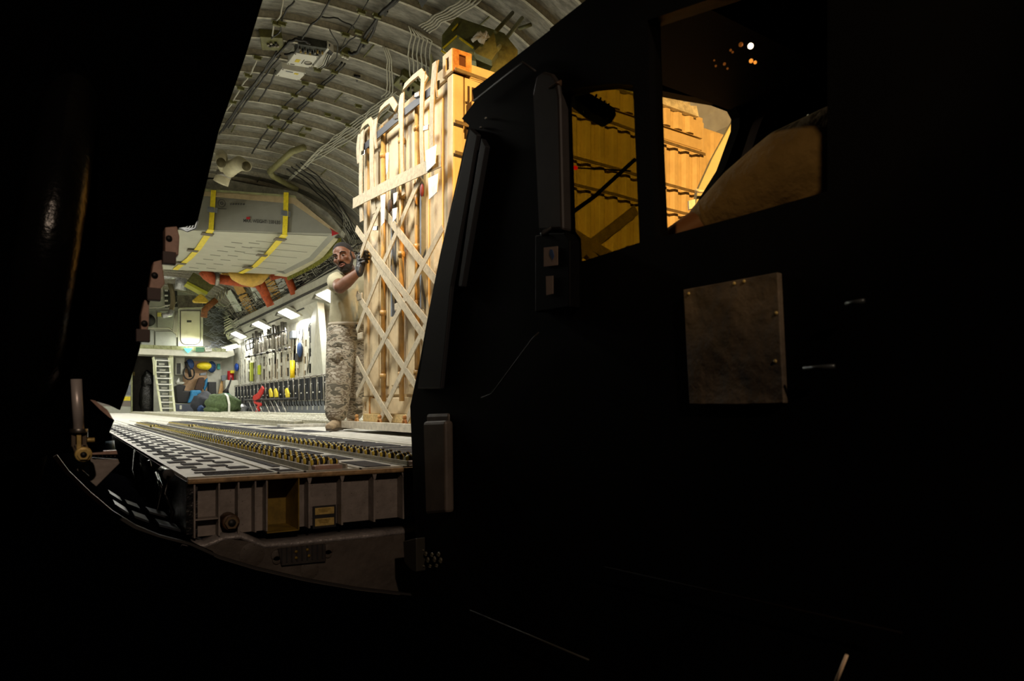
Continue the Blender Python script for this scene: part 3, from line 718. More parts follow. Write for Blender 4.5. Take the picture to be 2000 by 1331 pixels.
for k in range(9):
    cable([(664+k*3, 405+k*4), (672+k*3.4, 430+k*3), (676+k*3.6, 455), (684+k*3, 480), (690+k*2.5, 500+k*2)], .012, M_wire, 'white hose in the cluster above the pushing person, %s of nine' % ORD[k], grp='white hoses above the person', wob=.02)
# brown/olive cable clips at the frames
cl = [(540, 43), (550, 43), (503, 110), (485, 145), (470, 170), (455, 197), (596, 160), (575, 184), (556, 208), (540, 228), (527, 246), (653, 138), (626, 167), (606, 192), (580, 214), (565, 236), (549, 252), (620, 134), (706, 20), (737, 28), (675, 65), (712, 78), (700, 60), (602, 250), (590, 262), (640, 222), (660, 230), (680, 242), (700, 205)]
c0_ = MB().box((-.045, -.02, -.045), (.045, .02, .0)); c0_.box((-.06, -.025, -.01), (.06, .025, .0)); proto = c0_.build('cable_clip', M_olive, None, .004)
for i, (x, y) in enumerate(cl):
    o = proto if i == 0 else proto.copy()
    if i: COL.objects.link(o)
    o.location = PC(x, y, .965)
    for nm, i0, i1 in (('under the cream cable from the top edge', 0, 2), ('in the row beside the black door edge', 2, 6), ('in the row leading down from the flat white box', 6, 11), ('in the row under the paired descending cables', 11, 17), ('between the white tray and the flat white box', 17, 18), ('under the thickest black cable or its neighbours', 18, 23), ('on the ribs between cables and fairing pipe', 23, 25), ('on the bare ribs above the slanting conduits', 25, 29)):
        if i0 <= i < i1: tag(o, 'olive clip %s, %s from the top' % (nm, ORD[i-i0]), 'clip', 'cable clips on the ceiling frames')

# ================================================================== WING BOX FAIRING
fz = 3.76
fb = [PZ(343, 448, fz), PZ(648, 461, fz)]
fm = [PZ(322, 505, fz), PZ(602, 511, fz)]
ff = [PZ(308, 525, fz), PZ(552, 536, fz)]
D0 = 13.35
fa = empty('wing_box_fairing', (3.0, 14, 3.76), 'large grey overhead fairing with two yellow straps and a MAX. WEIGHT stencil', 'fairing')
tl, tr, tip = PD(325, 371, D0+.05), PD(576, 388, D0), PD(660, 457, D0)
def ringf(b, dy, sh): 
    return [b[0], b[1], b[1]+(tip-fb[1]), b[1]+(tr-fb[1])*sh, b[0]+(tl-fb[0])]
rg = [[fb[0], fb[1], tip, tr, tl], ringf(fm, 0, 1), ringf(ff, 0, 1)]
MB().loft(rg, 0, False).build('shell', mat('fairing_grey', (.235, .235, .20), .55, 0, var=.06, scale=3), fa)
bot = [fb[0], fb[1], fm[1], ff[1], ff[0], fm[0]]
MB().prism([p+V((0, 0, -.012)) for p in bot], (0, 0, .008)).build('underside', mat('fairing_under', (.42, .42, .34), .5, 0, var=.06, scale=3), fa)
# cream border strips and red corner
d_ = -FW*.02
def fpoly(pts, name, m, dep=.012, D=None): return MB().prism([PD(x, y, (D or D0)-.03) for x, y in pts], FW*dep).build(name, m, fa)
fpoly([(390, 372), (576, 386), (662, 456), (650, 452), (572, 398), (390, 382)], 'border', mat('border_cream', (.42, .33, .19), .6, 0, var=.15, scale=6))
fpoly([(390, 368), (576, 382), (580, 388), (390, 374)], 'seal', M_green)
fpoly([(643, 444), (662, 456), (648, 461), (648, 452)], 'red_corner', M_darkred)
u1 = [PZ(650, 462, fz-.02), PZ(606, 512, fz-.02), PZ(552, 537, fz-.02), PZ(530, 537, fz-.02), PZ(590, 510, fz-.02), PZ(642, 464, fz-.02)]
MB().prism([PZ(660, 466, fz), PZ(622, 512, fz), PZ(560, 540, fz), PZ(536, 537, fz), PZ(600, 509, fz), PZ(647, 462, fz)], (0, 0, -.02)).build('rim', M_duct, fa)
m_ = MB()
for k in range(46):                                         # brush seal round the rim
    t = k/45; a = PZ(661-t*100+8*math.sin(t*3.1)*2, 468+t*72, fz)
    m_.box((a.x-.01, a.y-.03, a.z-.10), (a.x+.05, a.y+.01, a.z+.03))
m_.build('brush_seal', mat('seal_olive', (.22, .22, .03), .8, 0, var=.5, scale=30), fa)
# straps
for (pts1, pts2) in (([(417, 372), (415, 405), (412, 449)], [(412, 449), (388, 485), (370, 505), (342, 527)]), ([(559, 376), (558, 415), (556, 459)], [(556, 459), (524, 495), (498, 520), (470, 534)])):
    st = [PD(x, y, D0-.07) for x, y in pts1]+[PZ(x, y, fz-.035) for x, y in pts2[1:]]
    m_ = MB(); m_.ribbon(st[:3], .095, -FW, .012); s_ = m_.build('strap', M_yellow, fa)
    m_ = MB(); m_.ribbon(st[2:], .12, (0, 0, 1), .012); s2 = m_.build('strap', M_yellow, fa)
    for t in (.5,): p = st[0].lerp(st[2], t); MB().box((p.x-.09, p.y-.03, p.z-.05), (p.x+.09, p.y, p.z+.05)).build('buckle', M_grey, s_)
    for t in (.08, .45, .8):
        p = st[2].lerp(st[-1], t); MB().box((p.x-.11, p.y-.1, p.z-.02), (p.x+.11, p.y+.1, p.z-.005)).build('buckle', mat('buckle_brown', (.10, .08, .05), .5), s2)
# drip slots on the underside
m_ = MB()
for k in range(7):
    for j, x in enumerate((0, 1)):
        a = PZ(462+x*34-k*14, 474+k*8.2+x*1, fz-.013); m_.box((a.x-.10, a.y, a.z-.003), (a.x+.12, a.y+.05, a.z))
for k in range(5):
    a = PZ(500-k*12, 471+k*12, fz-.013); b = PZ(620-k*20, 482+k*11, fz-.013); m_.ribbon([a, b], .03, (0, 0, 1), .004)
m_.build('slot', mat('slot_grey', (.17, .17, .13), .7), fa)
RTu = RT
fdir = (PD(547, 434, D0)-PD(475, 430, D0)).normalized()
tx = text_mesh('MAX. WEIGHT: 350 LBS', PD(475, 434, D0-.05), fdir, UP, .095, 'stencil', M_black, fa)
wid = max(v.co.dot(fdir) for v in tx.data.vertices)-min(v.co.dot(fdir) for v in tx.data.vertices)
target = (PD(547, 434, D0)-PD(475, 430, D0)).length
o0 = PD(475, 434, D0-.05); s_ = target/wid
for v in tx.data.vertices:
    r_ = v.co-o0; v.co = o0+r_+fdir*(r_.dot(fdir)*(s_-1))
fpoly([(481, 424), (488, 424), (488, 428.5), (481, 428.5)], 'red_mark', M_darkred, .01, D0-.02)
c = PD(433, 397, D0-.04); m_ = MB()
for i in range(24):
    a = 2*math.pi*i/24; b = 2*math.pi*(i+1)/24
    for r1, r2 in ((.068, .078), (.02, .03)):
        q = [c+fdir*r*math.cos(t)+UP*r*math.sin(t) for r, t in ((r1, a), (r2, a), (r2, b), (r1, b))]; m_.prism(q, FW*.01)
m_.build('round_stencil', M_slot, fa)
m_ = MB()
for k in range(6): m_.prism([PD(449+k*5, 397.5, D0-.04), PD(452.5+k*5, 397, D0-.04), PD(452.5+k*5, 400, D0-.04), PD(449+k*5, 400.5, D0-.04)], FW*.01)
m_.prism([PD(426, 406.5, D0-.04), PD(442, 407.5, D0-.04), PD(442, 408.8, D0-.04), PD(426, 408, D0-.04)], FW*.01)
m_.build('small_stencil', M_slot, fa)

# foil-covered bulkhead edge above the fairing + gap cables
m_ = MB(); m_.prism([PD(x, y, 13.7) for x, y in ((396, 350), (440, 350), (500, 362), (580, 375), (640, 415), (668, 450), (664, 458), (620, 420), (575, 388), (396, 374))], FW*.3)
o = m_.build('insulation_blanket', mat('blanket_white', (.50, .50, .44), .6, .1, var=.4, scale=6, bump=.9, bscale=8)); tag(o, 'crumpled pale insulation blanket along the top of the overhead fairing', 'insulation')
G = 'black cable loops hanging by the fairing'
for k in range(4):
    P = [PD(376+2*k, 405+3*k, 9), PD(386-k*3, 430, 9), PD(382-k*6, 446, 9), PD(366-3*k, 452-2*k, 9), PD(350-k, 446, 9)]
    o = MB().tube(P, .014, 6).build('hanging_cable', M_bwire); tag(o, 'black cable loop hanging between the door edge and the fairing, %s of four' % ORD[k], 'cable', G)

# Y-shaped air duct
dd = empty('air_duct', PD(440, 350, 11.8), 'cream two-mouthed air duct hanging above the fairing', 'air duct')
def dpt(x, y, D=11.8): return PD(x, y, D)
MB().tube([dpt(431, 358), dpt(436, 345), dpt(440, 332), dpt(442, 322)], [.13, .12, .11, .12], 18).build('stem', M_duct, dd)
MB().tube([dpt(436, 347), dpt(438, 337)], .128, 18).build('clamp', M_steel, dd)
MB().tube([dpt(446, 334, 11.7), dpt(456, 326, 11.6), dpt(468, 319, 11.5), dpt(482, 325, 11.3)], [.12, .12, .12, .085], 18).build('branch', M_duct, dd)
MB().tube([dpt(441, 330, 11.7), dpt(434, 316, 11.6), dpt(432, 304, 11.6), dpt(431, 312, 11.3)], [.11, .10, .10, .08], 18).build('branch', M_duct, dd)
for (x, y, rr) in ((481, 325, .068), (432, 318, .07)):
    a = dpt(x, y, 11.28); MB().tube([a, a-FW*.03-UP*.01], [rr+.01, rr], 18).build('mouth', mat('duct_mouth', (.09, .075, .03), .7), dd)
# olive pipe run
for i, pts in enumerate(([(594, 288), (570, 296), (546, 318), (527, 335)], [(527, 335), (533, 344), (560, 360), (580, 370)])):
    o = MB().tube([PC(x, y, .93) for x, y in pts], .055, 12).build('olive_pipe', mat('pipe_olive', (.24, .23, .10), .5, 0, var=.2, scale=12)); tag(o, ['upper', 'lower'][i]+' length of olive pipe bending round the shell above the fairing', 'pipe', 'olive pipe run')
# ================================================================== STARBOARD WALL
def W(px, py, x=XW): return PX(px, py, x)
# lamp fixtures under the cove rail
lm = ['nearest the person', 'second from the person', 'third from the person', 'fourth from the person']
for i, Yc in enumerate((16.4, 20.1, 23.5, 27.1)):
    c = V((5.45, Yc, 2.97)); r = empty('cove_lamp', c, 'glowing rectangular lamp under the cove rail, '+lm[i], 'lamp', 'lamps along the cove rail')
    R = Matrix.Rotation(math.radians(24), 3, 'Y')
    MB().box((c.x-.26, c.y-.50, c.z+.0), (c.x+.26, c.y+.50, c.z+.09), R=R).build('housing', M_cream, r, .01)
    MB().box((c.x-.22, c.y-.44, c.z-.012), (c.x+.20, c.y+.44, c.z-.004), R=R, piv=c+V((0, 0, .045))).build('diffuser', M_lamp, r)
    MB().prism([(c.x-.24, c.y+.52, c.z+.02), (c.x+.24, c.y+.52, c.z-.06), (c.x+.1, c.y+.52, c.z+.2), (c.x-.12, c.y+.52, c.z+.26)], (0, .28, 0)).build('shroud', mat('lamp_shroud', (.16, .16, .13), .6), r)
r = empty('bulkhead_lamp', PD(452, 680, 26), 'glowing long lamp over the corner where the loft beam ends', 'lamp')
pts = [PY(x, y, 28.9) for x, y in ((431, 681), (462, 673), (468, 678), (438, 687))]
MB().prism(pts, (0, .03, 0)).build('diffuser', M_lamp, r); MB().prism([p+V((0, .03, .05)) for p in pts], (0, .2, .03)).build('housing', M_cream, r)
# rounded white service post next to the near lamp
r = empty('service_post', W(622, 600), 'tall cream wall post with an oval slot beside the lamp nearest the person', 'post')
y0_, y1_ = W(606, 600, 5.6).y, W(634, 600, 5.6).y
MB().prism([(5.62, y1_, .4), (5.62, y0_, .4), (5.62, y0_, 2.7), (5.40, y0_, 3.0), (5.40, y1_, 3.0)], (.18, 0, 0)).build('body', M_cream, r, .01)
MB().prism([(5.615, y0_-1.1, 1.9), (5.615, y0_-1.22, 1.9), (5.615, y0_-1.22, 2.45), (5.615, y0_-1.1, 2.45)], (.004, 0, 0)).build('oval_slot', M_slot, r)
# folded seats
def make_seat():
    r = empty('folding_chair', (0, 0, 0), 'x', 'seat')
    m = MB(); m.prism([(0, -.235, .42), (0, .235, .42), (-.02, .225, 1.04), (-.02, -.225, 1.04)], (-.09, 0, 0)); m.build('cushion', M_seat, r, .03)
    m = MB(); m.tube([(-.10, -.255, .38), (-.12, -.255, 1.06)], .014, 6); m.tube([(-.10, .255, .38), (-.12, .255, 1.06)], .014, 6); m.tube([(-.12, -.26, 1.07), (-.12, .26, 1.07)], .018, 6); m.build('frame', M_steel, r)
    m = MB(); m.ribbon([(-.115, -.12, 1.0), (-.125, -.10, .7), (-.115, -.14, .44)], .035, (-1, 0, 0)); m.ribbon([(-.115, .12, 1.0), (-.13, .08, .75), (-.115, .13, .44)], .035, (-1, 0, 0)); m.build('harness', mat('harness_blue_black', (.012, .02, .035), .7), r)
    m = MB(); m.ball((-.13, .0, .62), .022, 8); m.ball((-.13, .13, .86), .016, 8); m.build('buckle', M_white, r)
    m = MB(); m.tube([(-.06, -.18, .42), (-.05, -.16, .30), (-.02, -.14, .26)], .016, 6); m.tube([(-.06, .18, .42), (-.05, .16, .30), (-.02, .14, .26)], .016, 6); m.build('bracket', M_black, r)
    return r
s0 = make_seat()
ytab = [i*.56+17.0 for i in range(21)]
for i, y in enumerate(reversed(ytab)):
    s = s0 if i == 0 else copy_tree(s0)
    s.location = (XW-.135, y, 0)
    s['label'] = 'black folded sidewall seat, %s along the row from the bulkhead' % (ORD[i] if i < 20 else 'last'); s['group'] = 'folded seats along the starboard wall'
for i, px in enumerate((531, 541, 563)):
    c = W(px, 768, XW-.34); o = MB()
    o.prism([c+V((0, -.22, -.14)), c+V((0, .10, -.14)), c+V((0, .22, .10)), c+V((0, .02, .16)), c+V((0, -.2, .0))], (-.06, 0, 0)); o = o.build('life_preserver', M_yellow, None, .03)
    tag(o, 'yellow pouch hanging on the black seats, %s of three from the red harness' % ORD[i], 'pouch', 'yellow pouches on the seats')
# fold-down litter rail with legs in front of the seats
lr = empty('litter_stand', W(520, 785, 5.3), 'low steel frame with slanted legs in front of the black seats', 'frame')
MB().tube([W(478, 782, 5.35), W(580, 779, 5.35)], .03, 8).build('rail', M_black, lr)
for px in (489, 498, 507, 520, 532, 541, 553):
    MB().tube([W(px-4, 783, 5.35), W(px+6, 806, 5.2)], .022, 6).build('leg', M_steel, lr)
# red cloth harness
rc = empty('red_harness', W(500, 780, 5.2), 'bright red webbing harness draped over the low steel frame', 'harness')
m = MB(); m.prism([W(x, y, 5.25) for x, y in ((493, 781), (494, 773), (502, 768), (509, 757), (511, 754), (514, 760), (511, 770), (504, 780), (497, 783))], (.06, 0, 0)); m.build('upper_lobe', M_red, rc, .03)
m = MB(); m.prism([W(x, y, 5.25) for x, y in ((494, 783), (501, 786), (508, 787), (509, 792), (504, 797), (506, 803), (501, 808), (497, 806), (500, 799), (502, 792), (496, 789))], (.06, 0, 0)); m.build('lower_lobe', M_red, rc, .03)
# stretcher poles bundle
G = 'stowed litter poles on the wall'
for k in range(12):
    px = 495+k*5.6; top = 658-k*2.0-3*math.sin(k*2); bot = 692-k*1.6+2*math.sin(k)
    a, b = W(px, top-6, XW-.22-.04*(k % 3)), W(px+2, bot, XW-.20-.04*(k % 3))
    o = MB().tube([a, b], .055, 10).build('litter_pole', M_chrome if k % 3 != 1 else M_steel); tag(o, 'polished upright litter pole strapped to the wall, %s counted away from the bulkhead' % ORD[k], 'pole', G)
r = empty('litter_bracket', W(530, 690, XW-.3), 'steel bracket rail carrying the upright litter poles', 'bracket')
MB().tube([W(480, 698, XW-.3), W(566, 680, XW-.3)], .035, 8).build('lower_rail', M_steel, r)
MB().tube([W(490, 664, XW-.36), W(560, 646, XW-.36)], .02, 8).build('upper_rail', M_black, r)
for k in range(7): c = W(486+k*12, 697-k*2.6, XW-.36); MB().ball(c, .05, 8).build('clamp', M_black, r)
r = empty('wall_rack', W(480, 676, XW-.3), 'black wire rack on the cream wall beside the litter poles', 'rack')
m = MB()
for a, b in (((478, 665), (494, 660)), ((480, 674), (495, 669)), ((482, 684), (495, 680)), ((478, 665), (482, 686)), ((486, 662), (489, 684)), ((494, 660), (495, 680))): m.tube([W(*a, XW-.3), W(*b, XW-.32)], .018, 6)
m.build('wires', M_black, r)
# small wall-mounted items (shape, kind, colour)
def wall_item(name, px, py, w_, h_, d_, m_, lab, cat, x=XW, kind='box', bev=.02):
    c = W(px, py, x)
    if kind == 'box': mb_ = MB().box((x-d_, c.y-w_/2, c.z-h_/2), (x, c.y+w_/2, c.z+h_/2))
    elif kind == 'ball': mb_ = MB().ball((x-d_/2, c.y, c.z), (d_/2, w_/2, h_/2), 14)
    else: mb_ = MB().tube([(x-d_/2, c.y, c.z-h_/2), (x-d_/2, c.y, c.z+h_/2)], w_/2, 12)
    o = mb_.build(name, m_, None, bev if kind == 'box' else 0); return tag(o, lab, cat)
wall_item('blue_pouch', 590, 684, .34, .46, .14, M_blue, 'dark blue pouch hanging high on the cream wall', 'pouch', kind='ball')
wall_item('black_pouch', 587, 699, .34, .26, .13, M_black, 'small black pouch directly under the dark blue one', 'pouch')
wall_item('yellow_bottle', 575, 723, .15, .58, .12, M_yellow, 'slim yellow cylinder clipped upright inside a wall recess', 'cylinder', kind='cyl')
wall_item('yellow_sleeve', 494, 727, .18, .7, .10, mat('lime_sleeve', (.55, .62, .08), .5), 'lime yellow sleeve in a wall recess under the litter poles', 'sleeve')
wall_item('lime_tag', 509, 723, .13, .35, .10, mat('lime_tag', (.50, .62, .02), .5), 'bright lime tag hanging beside the lime yellow sleeve', 'tag')
wall_item('grey_speaker', 577, 655, .38, .24, .14, M_grey, 'grey wedge shaped box on the wall right of the litter poles', 'box')
wall_item('switch_unit', 615, 652, .34, .5, .10, M_slot, 'dark switch panel on the wall below the service post', 'panel')
wall_item('blue_bottle', 466, 718, .4, .34, .16, mat('blue_bottle', (.01, .05, .30), .3), 'round blue bottle on the wall near the bulkhead corner', 'bottle', kind='ball')
wall_item('fire_extinguisher', 455.5, 740, .26, .62, .2, M_darkred, 'red fire extinguisher on the wall beside the bulkhead corner', 'extinguisher', XW-.1, 'cyl')
wall_item('yellow_cover', 456.5, 727, .30, .12, .15, M_yellow, 'yellow cap item just above the red extinguisher', 'cap', XW-.1)
wall_item('cream_cabinet', 461, 771, 1.0, 1.15, .5, M_cream, 'low cream cabinet standing between the green bag and the first seat', 'cabinet', XW)
for k, (px, py, rr) in enumerate(((588, 652, .2), (607, 646, .22))):
    c = W(px, py, XW-.06); m = MB(); m.tube([c+V((0, rr*math.cos(t*.55), rr*math.sin(t*.55))) for t in range(11)], .012, 6)
    tag(m.build('cable_ring', M_grey), 'thin cable ring hanging on the wall, '+['nearer the bulkhead', 'nearer the person'][k], 'cable', 'cable rings on the wall')
m = MB(); m.tube([W(604, 640, XW-.05), W(606, 690, XW-.05), W(600, 730, XW-.05)], .012, 6); tag(m.build('wall_cable', M_black), 'thin dark cable running down the cream wall panels', 'cable')

# shoulder between rail and ceiling: amber blankets, tangle of wiring, all on the shell
def shpoly(pts, name, m, lab, cat, g=None, k=.955, th=.03, bev=0):
    P = [PC(px, py, k) for px, py in pts]; c = sum(P, V())/len(P)
    o = MB().prism(P, V((c.x-CX, 0, c.z-CZ)).normalized()*th).build(name, m, None, bev); return tag(o, lab, cat, g)
m = MB()
def strip(x0, y0, x1, y1, w0, k, mi):
    pass
G = 'amber insulation panels above the rail'
for i, q in enumerate(([(456, 560), (470, 554), (480, 571), (464, 577)], [(466, 580), (481, 574), (491, 592), (475, 599)], [(477, 602), (492, 595), (501, 606), (486, 613)], [(511, 553), (532, 543), (543, 566), (524, 575)], [(527, 578), (546, 569), (559, 592), (542, 600)])):
    shpoly(q, 'insulation_blanket', M_amber, 'amber quilted insulation panel between the frames above the rail, %s from the bulkhead' % ORD[i], 'insulation', G, .955)
for i, q in enumerate(([(438, 572), (450, 566), (474, 606), (462, 612)], [(486, 556), (503, 552), (514, 580), (500, 590)], [(536, 544), (552, 541), (568, 576), (552, 582)])):
    shpoly(q, 'foil_blanket', M_silver, 'pale foil panel between the frames above the rail, %s from the bulkhead' % ORD[i], 'insulation', 'foil panels above the rail', .96)
def tangle(name, m_, n, box_, r_, seed, lab, k0=.93, k1=.965, ln=8):
    rn = random.Random(seed); mb_ = MB()
    for k in range(n):
        t = rn.random(); px = box_[0][0]+(box_[1][0]-box_[0][0])*t; py = box_[0][1]+(box_[1][1]-box_[0][1])*t+rn.uniform(-1, 1)*box_[2]
        P = []; kk = rn.uniform(k0, k1); a = rn.choice((-.45, -.5, -.4, .9, 1.5, 1.3, -.45)); am = rn.uniform(.4, 2.0); ph = rn.uniform(0, 6)
        L_ = rn.uniform(.6, 1.8)
        for j in range(ln): P.append(PC(px+j*box_[3]*L_, py+j*box_[3]*L_*a+am*math.sin(j*.9+ph), kk))
        mb_.tube(P, r_, 5)
    o = mb_.build(name, m_); tag(o, lab, 'wiring', None, 'stuff')
tangle('pale_wiring', M_wire, 260, ((415, 635), (690, 500), 26, 2.2), .010, 3, 'tangle of thin pale wiring above the cove rail')
tangle('dark_wiring', M_bwire, 170, ((405, 640), (700, 500), 30, 2.6), .012, 4, 'tangle of dark cables above the cove rail')
tangle('dark_boxes', M_slot, 70, ((405, 640), (700, 505), 26, 3), .05, 6, 'scattered dark fittings behind the wiring above the cove rail', .965, .985, 2)
for k in range(4):
    P = [PX(x, y+k*4+2*math.sin(x*.2+k), 5.5) for x, y in ((470, 612), (500, 598), (530, 584), (560, 567), (600, 546), (640, 524), (668, 508))]
    tag(MB().tube(P, .016, 6).build('trunk_cable', M_bwire if k != 2 else M_wire), 'long cable running level above the rail, %s from the top' % ORD[k], 'cable', 'trunk cables above the rail')
for k in range(5):
    P = [PX(x+k*1.5, y+k*4, 5.4) for x, y in ((421, 650), (430, 640), (436, 628), (448, 622), (456, 628), (464, 622))]
    tag(MB().tube(P, .028, 6).build('white_hose', M_wire), 'wavy white hose near the bulkhead end of the rail, %s in its bundle' % ORD[k], 'hose', 'wavy white hoses')
# zig-zag lacing
m = MB()
P = []
for k in range(17): P.append(PY(408+k*3.2, 596-k*2.6+(9 if k % 2 else -9), 26.0))
m.tube(P, .022, 5); tag(m.build('zigzag_lacing', M_duct), 'cream zig-zag lacing rods beside the olive equipment box', 'lacing')

# orange ducts and the amber bag under the fairing
def duct(pts, rad, m_, lab, Yd=19.5):
    o = MB().tube([PY(x, y, Yd) for x, y in pts], rad, 14).build('flexible_duct', m_); return tag(o, lab, 'duct', 'orange ducts under the fairing')
duct([(398, 528), (406, 538), (416, 545), (424, 546)], .16, M_orange, 'short orange elbow duct next to the olive equipment box')
duct([(426, 545), (445, 548), (470, 551), (496, 553), (510, 556), (520, 580)], .13, M_orange, 'long orange duct running under the amber bag')
duct([(502, 553), (514, 570), (524, 588), (529, 598)], .11, M_orange, 'dark orange duct leg dropping to the rail behind the amber bag')
duct([(528, 541), (548, 536), (561, 540), (568, 556), (575, 575)], .11, M_orange, 'orange duct bending down beside the person')
o = MB().tube([PY(x, y, 19.3) for x, y in ((421, 545), (427, 545.5))], .18, 16).build('duct_clamp', M_steel); tag(o, 'grey clamp ring joining the orange ducts', 'clamp')
b_ = MB(); rings = []
for i, (x, y, r1) in enumerate(((447, 534, .05), (455, 538, .22), (470, 543, .30), (490, 547, .32), (508, 544, .25), (522, 537, .12), (530, 533, .04))):
    c = PY(x, y, 19.0); rings.append([c+RT*.0+UP*(r1*.62*math.sin(t*math.pi/7))+FW*(r1*math.cos(t*math.pi/7)) for t in range(14)])
b_.loft(rings); tag(b_.build('insulated_bag', mat('amber_bag', (.62, .38, .07), .5, 0, var=.25, scale=5, bump=.8, bscale=6)), 'sagging amber padded bag slung under the fairing', 'bag')
o = MB().prism([PY(x, y, 20.2) for x, y in ((432, 533), (447, 533), (446, 542), (438, 541))], (0, .2, 0)).build('insulated_pad', M_amber, None, .03); tag(o, 'small amber pad between orange elbow duct and amber bag', 'pad')

# ================================================================== FORWARD BULKHEAD
def B(px, py, y=YB-.02): return PY(px, py, y)
# white loft door
q = empty('loft_hatch', B(372, 676), 'cream loft door panel with rounded lower corners and dark outline', 'door panel')
MB().prism([B(347, 603), B(397, 603), B(397, 677), B(347, 677)], (0, -.12, 0)).build('surround', M_cream, q)
def capsule(x0, y0, x1, y1, r, n=6):
    P = [(x0, y0), (x1, y0)]
    for cx, a0 in ((x1-r, 0), (x0+r, 90)):
        for k in range(n+1):
            a = math.radians(a0+90*k/n); P.append((cx+r*math.cos(a), y1-r+r*math.sin(a)))
    return P
o_ = capsule(352, 607, 392, 674, 11); i_ = capsule(353.3, 608, 390.7, 672.5, 10)
MB().prism([B(x, y, YB-.16) for x, y in o_], (0, .02, 0)).build('outline', M_black, q)
MB().prism([B(x, y, YB-.19) for x, y in i_], (0, .02, 0)).build('leaf', mat('door_cream', (.60, .58, .48), .4, 0, var=.06, scale=3), q)
MB().prism([B(365, 626, YB-.20), B(374, 626, YB-.20), B(374, 630, YB-.20), B(365, 630, YB-.20)], (0, .01, 0)).build('latch', M_slot, q)
# grey panels, fan and pipes on the loft
for i, (x0, y0, x1, y1) in enumerate(((276, 645, 300, 676), (303, 648, 344, 676), (282, 604, 304, 640), (307, 608, 342, 642))):
    o = MB().prism([B(x0, y0), B(x1, y0), B(x1, y1), B(x0, y1)], (0, -.06, 0)).build('loft_cladding', mat('loft_cladding', (.34, .36, .32), .5, 0, var=.1, scale=4), None, .01)
    tag(o, 'flat grey-green loft panel, '+['below the round fan', 'beside the cream loft door near the beam', 'behind the round fan', 'carrying the yellow notice'][i], 'panel', 'grey-green loft panels')
o = MB().tube([B(290, 626, YB-.1), B(290, 626, YB-.4)], .24, 24).build('round_vent', M_black); tag(o, 'round black vent on the loft wall', 'vent')
o = MB().prism([B(307, 611, YB-.1), B(315, 611, YB-.1), B(315, 619, YB-.1), B(307, 619, YB-.1)], (0, -.02, 0)).build('yellow_notice', mat('notice_yellow', (.62, .58, .12), .6)); tag(o, 'small square yellow notice on a loft panel', 'notice')
o = MB().prism([B(284, 545), B(316, 545), B(316, 585), B(284, 585)], (0, -.5, 0)).build('equipment_rack', mat('rack_cream', (.45, .42, .36), .5, 0, var=.3, scale=5), None, .02); tag(o, 'cream equipment rack on the loft beside the hinge lug', 'rack')
o = MB().prism([B(320, 545), B(345, 542), B(347, 600), B(322, 602)], (0, -.05, 0)).build('dark_alcove', mat('alcove', (.03, .03, .025), .6, 0, var=.5, scale=5)); tag(o, 'dark alcove of pipes on the loft wall', 'alcove')
o = MB().tube([B(314, 536, 27), B(340, 535, 27), B(352, 537, 27), B(354, 548, 27), B(352, 566, 27)], .19, 14).build('silver_duct', M_silver); tag(o, 'silver foil duct bending down beside the dark alcove', 'duct')
o = MB().tube([B(330, 548, 28.5), B(337, 572, 28.5), B(338, 592, 28.5), B(333, 612, 28.5), B(317, 618, 28.5)], .09, 10).build('brown_hose', mat('brown_hose', (.22, .18, .10), .6)); tag(o, 'brownish hose curving down in front of the dark alcove', 'hose')
o = MB().tube([B(335, 606, 28.2), B(333, 614, 28.2), B(317, 617, 28.2)], .10, 12).build('silver_elbow', M_silver); tag(o, 'silver elbow pipe above the yellow notice', 'pipe')
for k in range(5): 
    o = MB().prism([B(322, 556+k*10, 28.8), B(328, 556+k*10, 28.8), B(328, 559+k*10, 28.8), B(322, 559+k*10, 28.8)], (0, .05, 0)).build('white_label', M_white); tag(o, 'tiny white label in the dark alcove, %s from the top' % ORD[k], 'label', 'labels in the alcove')
m = MB()
for k in range(5): m.tube([B(342+k, 610, 29.4), B(340+k*1.5, 630, 29.4), B(338+k*2, 648, 29.4), B(345, 655+k, 29.4)], .025, 5)
m.tube([B(283, 645, 29.5), B(300, 641, 29.5), B(330, 641, 29.5), B(342, 650, 29.5)], .03, 6)
m.tube([B(284, 602, 29.3), B(310, 601, 29.3), B(340, 594, 29.3), B(347, 590, 29.3)], .03, 6)
tag(m.build('loft_wiring', M_wire), 'bundle of pale wiring looping beside the cream loft door', 'wiring', None, 'stuff')
o = MB().prism([B(346, 577, 28.6), B(382, 577, 28.6), B(400, 600, 28.6), B(350, 602, 28.6)], (0, .3, 0)).build('roof_box', mat('roofbox', (.16, .15, .10), .5, 0, var=.5, scale=6)); tag(o, 'dull olive box section above the cream loft door', 'box')
# olive equipment box hanging at a slant + yellow cloth
q = empty('equipment_box', B(395, 560, 24), 'slanted olive equipment box with a yellow-green lower edge under the fairing', 'equipment box')
MB().prism([B(x, y, 24) for x, y in ((378, 532), (421, 556), (406, 572), (366, 551))], (0, .6, 0)).build('case', M_olive, q, .02)
MB().prism([B(x, y, 23.97) for x, y in ((366, 550), (407, 571), (404, 576), (364, 554))], (0, .6, 0)).build('yellow_edge', mat('edge_lime', (.45, .45, .03), .5), q)
o = MB().prism([B(x, y, 24) for x, y in ((377, 586), (391, 574), (398, 577), (408, 588), (406, 591), (380, 590))], (0, .3, 0)).build('yellow_cloth', mat('ochre_cloth', (.60, .42, .03), .6, 0, var=.3, scale=8, bump=.6, bscale=10), None, .03); tag(o, 'crumpled ochre cloth hanging below the olive equipment box', 'cloth')
o = MB().tube([B(422, 586, 25), B(410, 596, 25), B(400, 606, 25), B(398, 620, 25)], .11, 10).build('rusty_duct', mat('rusty_duct', (.25, .09, .02), .6, 0, var=.4, scale=10)); tag(o, 'rusty brown duct curving down beside the cream loft door', 'duct')
